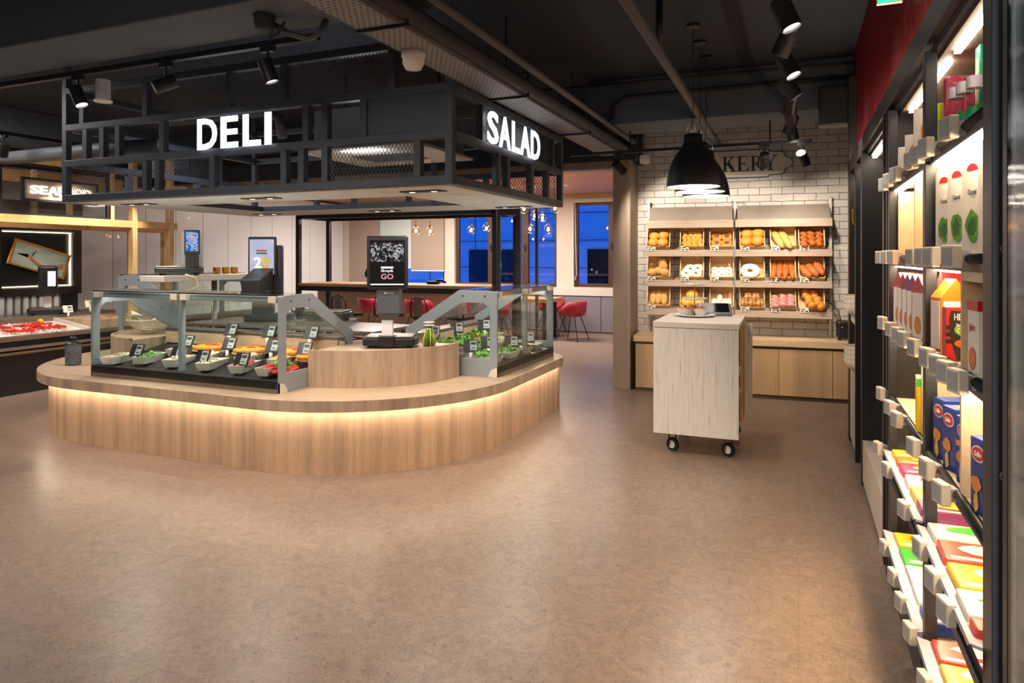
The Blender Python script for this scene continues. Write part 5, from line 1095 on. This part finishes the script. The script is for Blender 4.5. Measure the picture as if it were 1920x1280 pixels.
# ================================================================ grocery shelving on the right
FX = .385; BX = .80
mat('label_white', 'ece7df', .45); mat('pasta_blue', '1f3f8e', .4, var=.2, vs=25); mat('pasta_blue2', '16306f', .4); mat('red_oval', 'c8303a', .4); mat('gold_band', 'd8893a', .45); mat('carton_orange', 'e8761a', .45); mat('carton_red', 'b8202c', .45); mat('carton_purple', '7a1f5c', .45)
mat('heinz_red', 'c8202a', .4); mat('soup_green', '6fb52c', .45); mat('pink_box', 'e0205c', .4); mat('lime_box', 'a6e02c', .45); mat('teal_box', '14886a', .45); mat('violet_box', '5c2a7c', .4); mat('pack_yellow', 'f0c42c', .35, var=.15, vs=12); mat('pack_green', '3fae3c', .35, var=.25, vs=14); mat('pack_red', 'd83a24', .35, var=.2, vs=12); mat('pack_white', 'e8e4d4', .35, var=.2, vs=18); mat('acrylic', 'cfcad6', .15); mat('black_shelf', '1d1b1c', .5)
u = T('grocery_shelving', 'tall black steel grocery shelving unit with lit wooden shelves at the right', 'shelving', (0, 0, 0))
def up(name, m_, *b_, **k): return part(name, MB().box(*b_), m_, u, **k)
for y in (1.76, 2.60, 3.57): up('post', 'black_metal', FX, FX+.035, y, y+(.08 if y < 2 else .05), 0, 2.18, bevel=.002)
for y in (1.78, 2.62, 3.60): up('rear_post', 'black_metal', BX-.03, BX, y, y+.05, 0, 2.18)
up('plinth', 'black_metal', FX+.004, BX, 1.84, 3.65, 0, .10); up('back_board', 'black_shelf', BX, BX+.015, 1.76, 3.65, 0, 2.3); up('top_board', 'board_dark', FX+.05, BX, 1.76, 3.65, 2.165, 2.18)
u_ = u; u = T('shelf_header', 'long black header beam along the top of the right shelving', 'beam')
up('header', 'black_metal', FX, FX+.03, 1.2, 6.40, 2.20, 2.30, bevel=.002); part('header_tube', MB().tube([(FX+.045, 1.2, 2.205), (FX+.045, 6.38, 2.205)], .017, 10), 'board_dark', u, smooth=True)
up('uplight', 'led_shelf', FX+.034, FX+.046, 1.3, 6.35, 2.29, 2.295)
up('under_rail', 'canopy_metal', FX+.03, FX+.045, 1.84, 6.3, 2.18, 2.199); u = u_
for y0, y1 in ((1.86, 2.585), (2.67, 3.55)):
    up('led_bar', 'led_strong', FX+.075, FX+.093, y0+.02, y1-.02, 2.152, 2.160)
    for zs in (1.84, 1.5, 1.2, .86):
        up('shelf', 'shelf_wood', FX+.02, BX, y0-.01, y1+.01, zs-.025, zs); up('shelf_edge', 'canopy_metal' if zs == 1.84 else 'black_metal', FX+.012, FX+.022, y0-.01, y1+.01, zs-.036, zs+.002)
        if zs != .86: up('led_bar', 'led_shelf', FX+.024, FX+.044, y0, y1, zs-.043, zs-.032)
        part('ticket_rail', MB().tube([(FX+.013, y0-.01, zs-.002), (FX+.013, y1+.01, zs-.002)], .013, 10), 'black_plastic', u, smooth=True)
    up('led_bar', 'led_shelf', FX+.05, FX+.066, y0, y1, .826, .834); up('led_bar', 'led_shelf', FX+.09, FX+.106, y0, y1, .515, .523)
    for zs in (.56, .19):
        part('bin_floor', MB().bar((FX+.03, (y0+y1)/2, zs), (BX-.02, (y0+y1)/2, zs+.03), y1-y0, .012), 'shelf_wood', u)
        part('bin_front', MB().bar((FX+.01, (y0+y1)/2, zs-.03), (FX-.025, (y0+y1)/2, zs+.055), y1-y0+.03, .008), 'pipe_paint', u); part('bin_front', MB().bar((FX-.025, (y0+y1)/2, zs+.055), (FX+.02, (y0+y1)/2, zs+.045), y1-y0+.03, .008), 'acrylic', u)
        up('bin_rail', 'black_metal', FX-.004, FX+.01, y0-.01, y1+.01, zs-.06, zs-.03)
# partitions and inserted wooden boxes
for y, z0, z1, x0 in ((3.50, 1.5, 1.795, .415), (2.13, 1.2, 1.475, .40), (2.665, 1.5, 1.795, .425), (3.0, 1.5, 1.795, .41), (2.14, .86, 1.155, .40), (2.665, .86, 1.155, .425), (2.84, .86, 1.155, .41)):
    up('partition', 'shelf_wood_v', x0, BX, y, y+.018, z0, z1)
up('box_back', 'shelf_wood_v', .62, .63, 2.67, 3.0, 1.5, 1.795); up('box_top', 'shelf_wood', .40, BX, 1.86, 2.13, 1.44, 1.475)
# cartons ---------------------------------------------------------------
def cbox(nm, label, cat, loc, rz, w, d, h, m_, group=None): 
    t = T(nm, label, cat, loc, rz, group); part('box', MB().box(-w/2, w/2, -d/2, d/2, 0, h), m_, t, bevel=.002); return t
def face(t, nm, m_, w, d, a0, a1, z0, z1, side='y'):
    """thin print on the -y face (a = x) or the -x face (a = y)"""
    mb = MB().box(a0, a1, -d/2-.0012, -d/2, z0, z1) if side == 'y' else MB().box(-w/2-.0012, -w/2, a0, a1, z0, z1)
    return part(nm, mb, m_, t)
def blob(t, nm, m_, w, d, c, r, rz_, z, side='y', jit=.12):
    n = 14; mb = MB()
    mb.v = [(0, 0, 0)]+[(r*math.cos(2*PI*i/n)*random.uniform(1-jit, 1), 0, rz_*math.sin(2*PI*i/n)*random.uniform(1-jit, 1)) for i in range(n)]
    mb.f = [(0, 1+i, 1+(i+1) % n) for i in range(n)]
    mb.xf(TR(c, -d/2-.002, z) if side == 'y' else TR(-w/2-.002, c, z) @ RZ(-PI/2)); return part(nm, mb, m_, t)
def txt(t, nm, s_, size, m_, w, d, c, z, side='y', sx=.9):
    mb = textmb(s_, size, .0006, size*.02, 'CENTER', sx); mb.xf(TR(c, -d/2-.0025, z) if side == 'y' else TR(-w/2-.0025, c, z) @ RZ(-PI/2)); return part(nm, mb, m_, t)
# white cracker/greens cartons on the eye-level shelf
for i, (y, x) in enumerate([(2.53, .47), (2.37, .475), (2.20, .48), (2.04, .485)]):
    w, d, h = .10, .09, .27
    t = cbox('soup_carton', 'white tall carton with green leaves picture on the upper lit shelf, %s from the front' % ORD[3-i], 'carton', (x, y, 1.502), .42, w, d, h, 'label_white', 'white cartons with leaves')
    part('gable', MB().add([(-w/2, -d/2, h), (w/2, -d/2, h), (w/2, d/2, h), (-w/2, d/2, h), (-w/2, 0, h+.03), (w/2, 0, h+.03)], [(0, 1, 5, 4), (2, 3, 4, 5), (1, 2, 5), (3, 0, 4)]), 'label_white', t)
    for sd in ('y', 'x'):
        blob(t, 'leaf_picture', 'leaf', w, d, 0, .03, .05, .085, sd, .3); blob(t, 'leaf_picture', 'leaf_dark', w+.001, d+.001, 0, .02, .034, .085, sd, .5); blob(t, 'tomato_picture', 'tomato', w, d, .012, .007, .009, .07, sd) if sd == 'x' else None
        part('badge', MB().xf(Matrix.Identity(4)) if False else (lambda m2: m2.xf(TR(0, -d/2-.002, .235) if sd == 'y' else TR(-w/2-.002, 0, .235) @ RZ(-PI/2)))(MB().add([(.022*math.cos(a*PI/8), 0, .018*math.sin(a*PI/8)) for a in range(9)]+[(0, 0, 0)], [(9, a, a+1) for a in range(8)])), 'carton_red', t)
        txt(t, 'lettering', 'Casual', .018, 'pipe_paint', w, d, 0, .17, sd, .7)
solo('snack_bag', MB().ball((0, 0, .05), .07, .10, .05, 14, 8, .06), 'cream_food', 'clear bag of pale snacks beside the white cartons', 'bag', loc=(.50, 2.62-.02+.0, 1.502))
# house-shaped cartons
def house(label, x, y, rz, m_, m2, w=.06, d=.11, h=.18):
    t = T('gable_carton', label, 'carton', (x, y, 1.202), rz, 'gable cartons on the middle shelf')
    part('box', MB().box(-w/2, w/2, -d/2, d/2, 0, h), m_, t)
    part('gable', MB().add([(-w/2, -d/2, h), (w/2, -d/2, h), (w/2, d/2, h), (-w/2, d/2, h), (-w/2, 0, h+.055), (w/2, 0, h+.055)], [(0, 1, 5, 4), (2, 3, 4, 5), (1, 2, 5), (3, 0, 4)]), m_, t)
    face(t, 'front_label', m2, w, d, -d/2+.008, d/2-.008, .01, h-.008, 'x'); face(t, 'side_label', 'label_white', w, d, -w/2+.006, w/2-.006, .01, h-.01); blob(t, 'picture', 'crust', w, d, 0, .03, .035, .055, 'x')
    return t
for i, (y, m_) in enumerate([(3.35, 'carton_red'), (3.22, 'carton_red'), (3.09, 'carton_purple'), (2.96, 'carton_purple'), (2.83, 'carton_red')]):
    house('%s gable-topped carton on the middle shelf left bay, %s from the back' % ('red' if m_ == 'carton_red' else 'purple edged', ORD[i]), .425+.0*i, y, .25, m_, 'label_white')
t = T('gable_carton', 'large orange gable-topped carton with a cream label on the middle shelf', 'carton', (.445, 2.53, 1.202), .2)
w, d, h = .088, .08, .172
part('box', MB().box(-w/2, w/2, -d/2, d/2, 0, h), 'carton_orange', t); part('gable', MB().add([(-w/2, -d/2, h), (w/2, -d/2, h), (w/2, d/2, h), (-w/2, d/2, h), (0, -d/2, h+.06), (0, d/2, h+.06)], [(1, 2, 5, 4), (3, 0, 4, 5), (0, 1, 4), (2, 3, 5)]), 'carton_orange', t)
face(t, 'front_label', 'label_white', w, d, -w/2+.008, w/2-.008, .012, h-.01); face(t, 'side_label', 'label_white', w, d, -d/2+.008, d/2-.008, .012, h-.01, 'x'); txt(t, 'lettering', 'Krumik', .018, 'lcd_ink', w, d, 0, .135)
for k in range(6): face(t, 'print_line', 'lcd_ink', w, d+.002, -w/2+.014, -w/2+.04, .03+k*.014, .032+k*.014)
t = house('deep red carton with white script behind the orange carton', .51, 2.74, .1, 'carton_red', 'label_white', .12, .1, .2)
t = cbox('soup_box', 'red and black HEINZ soup box in front of the orange carton', 'box', (.435, 2.34, 1.202), .1, .085, .04, .155, 'heinz_red')
part('black_shield', MB().prism([(-.030, .145), (.0425, .145), (.0425, .0), (-.015, .0), (-.032, .07), (-.035, .12)], -.0215, -.0205).xf(Matrix(((1, 0, 0, 0), (0, 0, 1, 0), (0, 1, 0, 0), (0, 0, 0, 1)))), 'black_plastic', t)
txt(t, 'lettering', 'HEINZ', .026, 'label_white', .085, .043, .0, .118, sx=.62); txt(t, 'lettering', 'Vegetable', .015, 'label_white', .085, .043, .0, .098, sx=.6); txt(t, 'lettering', 'Curry', .018, 'label_white', .085, .043, .0, .082, sx=.7)
blob(t, 'green_splash', 'soup_green', .085, .0425, .004, .028, .02, .09); blob(t, 'bowl_picture', 'orange_veg', .085, .0425, .004, .028, .014, .05)
for k in range(3): face(t, 'side_tab', 'black_plastic', .085, .041, -.0425, -.026, .05+k*.02, .062+k*.02)
t = cbox('juice_carton', 'white and red juice carton at the right end of the middle shelf', 'carton', (.44, 2.04, 1.202), .12, .07, .07, .19, 'label_white'); face(t, 'red_band', 'heinz_red', .07, .07, -.035, .035, .165, .19); face(t, 'red_band', 'heinz_red', .07, .07, -.035, .035, .165, .19, 'x'); blob(t, 'fruit_picture', 'yellow_veg', .07, .07, 0, .024, .035, .045); blob(t, 'fruit_picture', 'orange_veg', .07, .07, 0, .024, .03, .045, 'x'); txt(t, 'lettering', 'Juice', .024, 'red_oval', .07, .07, 0, .115, 'x', .7); txt(t, 'lettering', 'Juice', .024, 'red_oval', .07, .07, 0, .115)
t = cbox('juice_carton', 'pale green juice carton beside the red and white one', 'carton', (.46, 1.93, 1.202), .12, .07, .07, .19, 'cream_food'); blob(t, 'fruit_picture', 'leaf', .07, .07, 0, .024, .04, .06)
# pasta boxes
for i, (x, y, rz, lb) in enumerate([(.46, 2.54, .3, 'left most of the row'), (.465, 2.41, .3, 'second in the row'), (.475, 2.27, .32, 'front one with an orange band'), (.46, 2.02, .3, 'at the right beside the partition'), (.49, 1.91, .3, 'partly hidden at the far right')]):
    w, d, h = .10, .075, .19
    t = cbox('pasta_box', 'blue pasta box with a red oval badge, %s' % lb, 'box', (x, y, .862), rz, w, d, h, 'pasta_blue', 'blue pasta boxes')
    for sd in ('x', 'y'):
        c = 0; blob(t, 'badge_rim', 'label_white', w, d, c, .030, .021, .152, sd, .0); q = blob(t, 'badge', 'red_oval', w+.001, d+.001, c, .026, .017, .152, sd, .0); txt(t, 'lettering', 'Gallo', .018, 'label_white', w+.003, d+.003, c, .146, sd, .8)
        blob(t, 'pasta_picture', 'gold_band', w, d, .01, .026, .022, .075, sd, .25); blob(t, 'wheat_picture', 'cheese', w, d, .01, .012, .03, .03, sd, .3)
        if i == 2: face(t, 'orange_band', 'gold_band', w, d, -.036, .036, .105, .12, sd)
        part('top_print', MB().box(-.03, .03, -.02, .02, h, h+.001), 'yellow_veg' if i % 2 else 'pasta_blue2', t) if sd == 'x' else None
t = cbox('pasta_box', 'narrow yellow and green box on the lower shelf left bay', 'box', (.43, 2.90, .862), -.1, .06, .1, .2, 'yellow_veg'); face(t, 'green_top', 'pack_green', .06, .1, -.03, .03, .17, .2)
# top shelf goods
t = cbox('tea_box', 'bright lime green box on the top shelf behind the pink box', 'box', (.475, 2.80, 1.842), 0, .05, .02, .20, 'lime_box')
t = cbox('gift_box', 'large pink box with white floral print on the top shelf', 'box', (.535, 2.72, 1.842), .0, .15, .04, .27, 'pink_box'); fm = MB()
for k in range(60): a, b_ = -.075+random.random()*.06*(1+(k % 2)), .27-random.random()*.09 if k < 40 else random.random()*.05; fm.torus((0, 0, 0), .004, .0006, 6, 3).xf(TR(max(-.07, min(.07, a)), -.0212, max(.006, b_)) @ Matrix.Rotation(PI/2, 4, 'X'), len(fm.v)-18)
part('floral_print', fm, 'label_white', t); face(t, 'violet_panel', 'violet_box', .15, .04, -.01, .03, .08, .17)
for i, (x, y) in enumerate([(.465, 2.56), (.474, 2.49), (.487, 2.42)]):
    t = T('spice_jar', 'clear spice jar with a printed lid on the top shelf, %s from the left' % ORD[i], 'jar', (x, y, 1.842), 0, 'spice jars on the top shelf')
    part('glass', MB().lathe([(0, 0), (.021, 0), (.023, .01), (.023, .16), (.02, .17)], n=20), 'jar_glass', t, smooth=True); part('contents', MB().cyl((0, 0, 0), .019, .01, .11, 16), 'pack_green', t); part('label', MB().lathe([(.0235, .03), (.0235, .1)], n=20), 'teal_box', t, smooth=True); part('lid', MB().cyl((0, 0, 0), .023, .165, .2, 20), 'acrylic', t)
t = cbox('tea_box', 'tall teal box with a cream panel at the right end of the top shelf', 'box', (.555, 2.50, 1.842), 0, .09, .06, .31, 'teal_box'); face(t, 'panel', 'cream_food', .09, .06, -.03, .03, .13, .26); face(t, 'panel', 'cream_food', .09, .06, -.02, .02, .13, .26, 'x'); 
for i, (y, h, nm) in enumerate([(3.35, .13, 'short'), (3.15, .15, 'middle'), (2.93, .21, 'tall')]):
    t = cbox('snack_box', 'white snack box with a picture in the left bay of the top shelf, %s one' % nm, 'box', (.46, y, 1.842), -.3, .12, .06, h, 'label_white', 'white snack boxes'); blob(t, 'picture', 'crust', .12, .06, 0, .045, h*.3, h*.55, 'y', .3); face(t, 'orange_print', 'orange_veg', .12, .06, -.05, .0, .01, .04)
# packs lying in the bins
def packs(z, items, where):
    for i, (x, y, w, d, m_, m2, lb) in enumerate(items):
        w += .05; x -= .025; t = T('food_packet', '%s packet lying in the %s' % (lb, where), 'packet', (x, y, z), random.uniform(-.04, .04))
        part('pack', MB().box(-w/2, w/2, -d/2, d/2, -.01, .035), m_, t, bevel=.006); part('print', stuff_disc(w, d), m2, t); part('strip', MB().box(-w*.42, w*.42, -d*.44, -d*.32, .035, .0362), 'label_white', t)
def stuff_disc(w, d):
    mb = MB(); n = 12; mb.v = [(0, 0, .0365)]+[(w*.36*math.cos(2*PI*i/n)*random.uniform(.7, 1), d*.1+d*.3*math.sin(2*PI*i/n)*random.uniform(.7, 1), .0365) for i in range(n)]; mb.f = [(0, 1+i, 1+(i+1) % n) for i in range(n)]; return mb
packs(.60, [(.54, 2.53, .2, .13, 'pack_white', 'pack_green', 'white and green printed'), (.54, 2.37, .2, .15, 'pack_red', 'pack_white', 'red and white printed'), (.54, 2.20, .2, .16, 'pack_yellow', 'pack_white', 'yellow pasta printed'), (.53, 2.03, .2, .15, 'pack_white', 'pack_green', 'pale packet with green swirl,'), (.53, 1.92, .2, .06, 'pack_red', 'pack_yellow', 'narrow red')], 'upper bin of the right bay')
packs(.60, [(.53, 3.47, .18, .10, 'pack_yellow', 'orange_veg', 'orange'), (.53, 3.35, .18, .10, 'orange_veg', 'pack_yellow', 'orange and yellow'), (.53, 3.22, .18, .12, 'pink_box', 'pack_white', 'crimson'), (.53, 3.06, .18, .14, 'pack_white', 'carton_red', 'white and red'), (.53, 2.90, .18, .14, 'pack_yellow', 'carton_red', 'yellow and red'), (.53, 2.76, .18, .11, 'carton_purple', 'pack_yellow', 'purple')], 'upper bin of the left bay')
packs(.225, [(.55, 3.45, .2, .15, 'pack_yellow', 'orange_veg', 'yellow'), (.55, 3.27, .2, .16, 'pack_green', 'label_white', 'bright green'), (.55, 3.09, .2, .16, 'acrylic', 'pack_white', 'pale blue'), (.55, 2.92, .2, .15, 'pack_white', 'pack_yellow', 'white and yellow'), (.55, 2.76, .2, .12, 'pasta_blue', 'pack_white', 'blue')], 'lowest bin of the left bay')
packs(.225, [(.55, 2.52, .2, .13, 'pack_red', 'pack_white', 'red and cream'), (.55, 2.38, .2, .12, 'pack_yellow', 'label_white', 'yellow and orange'), (.55, 2.24, .2, .13, 'orange_veg', 'pack_yellow', 'orange and yellow'), (.55, 2.08, .2, .15, 'pack_yellow', 'pack_red', 'yellow with red print'), (.55, 1.93, .2, .12, 'pack_red', 'pack_yellow', 'deep red')], 'lowest bin of the right bay')
# electronic shelf tags
def esl(label, y, z, s_=1):
    t = T('shelf_tag', label, 'price tag', (FX-.028, y, z), -PI/2+.28, 'electronic tags on the shelving')
    part('housing', MB().box(-.03*s_, .03*s_, -.008, .016, -.028*s_, .032*s_), 'tag_cream', t, bevel=.003); part('display', MB().box(-.023*s_, .023*s_, -.0095, -.008, -.02*s_, .025*s_), 'tag_screen', t)
    part('clip', MB().box(-.02, .02, .016, .04, -.018, .018), 'acrylic', t); return t
e0 = None
rows = [('top shelf', 1.835, [3.56, 3.37, 3.14, 2.73, 2.59, 2.42, 2.08]), ('eye-level shelf', 1.50, [3.70, 3.46, 3.23, 2.69, 2.49, 2.33, 2.04]), ('middle shelf', 1.195, [3.60, 3.30, 3.07, 2.90, 2.65, 2.40, 2.23, 2.11, 1.97]), ('lower shelf', .855, [3.66, 3.33, 3.10, 2.67, 2.41, 2.18]), ('upper bin', .595, [3.66, 3.30, 2.80, 2.45, 2.22, 2.04]), ('lowest bin', .225, [3.40, 3.10, 2.88, 2.66, 2.36, 2.12])]
for nm, z, ys in rows:
    for i, y in enumerate(ys):
        lb = 'cream electronic price tag clipped to the %s rail, %s from the far end' % (nm, ORD[i])
        if e0 is None: e0 = esl(lb, y, z)
        else: dup(e0, (FX-.028-(.012 if 'bin' in nm else 0), y, z), None, lb)
# dark tall section beyond, with ledge
v = T('tall_cabinet', 'tall black cabinet bays with pale drawers beyond the grocery shelving', 'cabinet', (0, 0, 0))
def vp(name, m_, *b_, **k): return part(name, MB().box(*b_), m_, v, **k)
vp('end_panel', 'black_shelf', FX, .9, 3.66, 3.70, 0, 2.2); vp('post', 'black_metal', FX, FX+.05, 3.78, 3.84, 0, 2.2); vp('post', 'black_metal', FX, FX+.05, 5.04, 5.12, 0, 2.2); vp('side_panel', 'black_shelf', FX+.05, .9, 5.05, 5.09, 0, 2.2)
vp('back_board', 'black_shelf', .88, .9, 3.70, 6.3, 0, 2.3); vp('post', 'black_metal', FX, FX+.04, 5.58, 5.64, 0, 2.2); vp('side_panel', 'black_shelf', FX, .9, 6.22, 6.26, 0, 2.2); vp('post', 'black_metal', FX, FX+.06, 6.28, 6.40, 0, 3.0)
vp('top_board', 'board_dark', FX+.05, .88, 3.7, 6.22, 2.165, 2.18)
for y0, y1 in ((3.86, 5.0), (5.16, 6.15)):
    vp('led_bar', 'led_strong', FX+.06, FX+.085, y0, y1, 2.148, 2.158); vp('led_bar', 'led_soft', FX+.17, FX+.185, y0, y1, 2.150, 2.158)
vp('ledge', 'pale_wood_paint', FX+.005, .88, 3.84, 5.04, .03, .30, bevel=.002); vp('drawer', 'pale_wood_paint', FX+.004, .88, 5.66, 6.2, .05, .33, bevel=.002); vp('drawer', 'pale_wood_paint', FX+.004, .88, 5.66, 6.2, .335, .60, bevel=.002); vp('shelf', 'pale_wood_paint', FX+.01, .88, 5.64, 6.2, .99, 1.03)
for i, (z, n_) in enumerate([(1.035, 3), (.61, 4)]):
    for k in range(n_):
        solo('woven_bowl', MB().lathe([(.04, 0), (.09, .04), (.125, .11), (.12, .11), (.085, .045), (.03, .01)], n=24), 'cream_food', 'patterned bowl on the %s of the far bay, %s from the bottom' % (('upper shelf', 'drawer top')[i], ORD[k]), 'bowl', 'stacked bowls in the far black bay', (FX+.06, 5.86, z+k*.035), smooth=True)
fk = T('wall_fork', 'copper fork ornament hanging in the far black bay', 'ornament', (FX+.02, 5.66, 1.42))
part('handle', MB().tube([(0, 0, 0), (.006, 0, .1), (-.004, 0, .22), (.004, 0, .3)], .012, 8), 'brass', fk, smooth=True); part('tines', MB().tube([(0, 0, .3), (-.03, 0, .34), (-.035, 0, .44)], .006, 6).tube([(0, 0, .3), (-.008, 0, .36), (-.012, 0, .46)], .006, 6).tube([(0, 0, .3), (.015, 0, .36), (.015, 0, .45)], .006, 6), 'brass', fk, smooth=True)
# green exit sign on the red sheet
ex = T('exit_sign', 'green lit box sign projecting from the red corrugated wall', 'sign', (.42, 3.42, 2.62)); part('box', MB().box(-.10, .0, -.012, .012, 0, .14), 'white_plastic', ex); part('face', MB().box(-.096, -.004, -.0135, -.012, .005, .135), 'exit_green', ex)
# chiller with ribbed glass door
m_, nt, b = nmat('ribbed_glass'); nt.nodes.clear(); L = nt.links.new
o = nt.nodes.new('ShaderNodeOutputMaterial'); mx = nt.nodes.new('ShaderNodeMixShader'); t_ = nt.nodes.new('ShaderNodeBsdfTransparent'); g = nt.nodes.new('ShaderNodeBsdfGlossy')
mx.inputs[0].default_value = .38; t_.inputs[0].default_value = (.85, .9, .87, 1); g.inputs['Roughness'].default_value = .05
wv = nt.nodes.new('ShaderNodeTexWave'); wv.bands_direction = 'Y'; wv.inputs['Scale'].default_value = 60; tc = nt.nodes.new('ShaderNodeTexCoord'); L(tc.outputs['Object'], wv.inputs[0]); bp = nt.nodes.new('ShaderNodeBump'); bp.inputs['Strength'].default_value = .25; bp.inputs['Distance'].default_value = .002; L(wv.outputs['Fac'], bp.inputs['Height']); L(bp.outputs[0], g.inputs['Normal'])
L(t_.outputs[0], mx.inputs[1]); L(g.outputs[0], mx.inputs[2]); L(mx.outputs[0], o.inputs[0])
ch = T('chiller', 'black framed chiller cabinet with a ribbed glass door at the right edge', 'fridge', (0, 0, 0))
def cp(name, m_, *b_, **k): return part(name, MB().box(*b_), m_, ch, **k)
cp('side_panel', 'black_shelf', .41, 1.1, 1.72, 1.75, 0, 2.3); cp('door_frame', 'black_metal', .385, .395, 1.645, 1.675, .05, 2.25); cp('door_frame', 'black_metal', .385, .41, .7, .75, .05, 2.25); cp('door_frame', 'black_metal', .389, .41, .75, 1.645, 2.14, 2.25); cp('door_frame', 'black_metal', .389, .41, .75, 1.645, .05, .12)
cp('door_glass', 'ribbed_glass', .386, .389, .75, 1.645, .05, 2.2); cp('hinge_strip', 'board_dark', .395, .41, 1.685, 1.70, .05, 2.25); cp('side_panel', 'black_shelf', .41, 1.1, .66, .69, 0, 2.3); cp('back', 'white_paint', 1.08, 1.1, .69, 1.72, 0, 2.3); cp('top', 'black_shelf', .41, 1.1, .69, 1.72, 2.28, 2.3)
cp('led_bar', 'chiller_light', .44, .46, .75, 1.66, 2.2, 2.21); cp('led_bar', 'chiller_light', .425, .435, 1.665, 1.68, .2, 2.1)
for z in (.3, .75, 1.2, 1.65): cp('shelf', 'white_paint', .48, 1.08, .70, 1.71, z, z+.02)
for z in (1.05, 1.52): part('buffer', MB().ball((.392, 1.685, z), .010, n=10, m=6), 'black_plastic', ch, smooth=True)
k = 0
for z in (.32, .77, 1.22, 1.67):
    for y in (1.0, 1.2, 1.4, 1.58):
        solo('bottle', MB().lathe([(0, 0), (.032, 0), (.034, .01), (.034, .15), (.014, .2), (.014, .23), (0, .23)], n=14), ('label_white', 'pack_green', 'orange_veg')[k % 3], 'bottle inside the ribbed glass chiller, shelf %s, %s from the near end' % (('one', 'two', 'three', 'four')[int(z/.45)], ORD[int((y-1)/.19)]), 'bottle', 'bottles in the chiller', (.56, y, z), smooth=True); k += 1
bpy.context.view_layer.update()
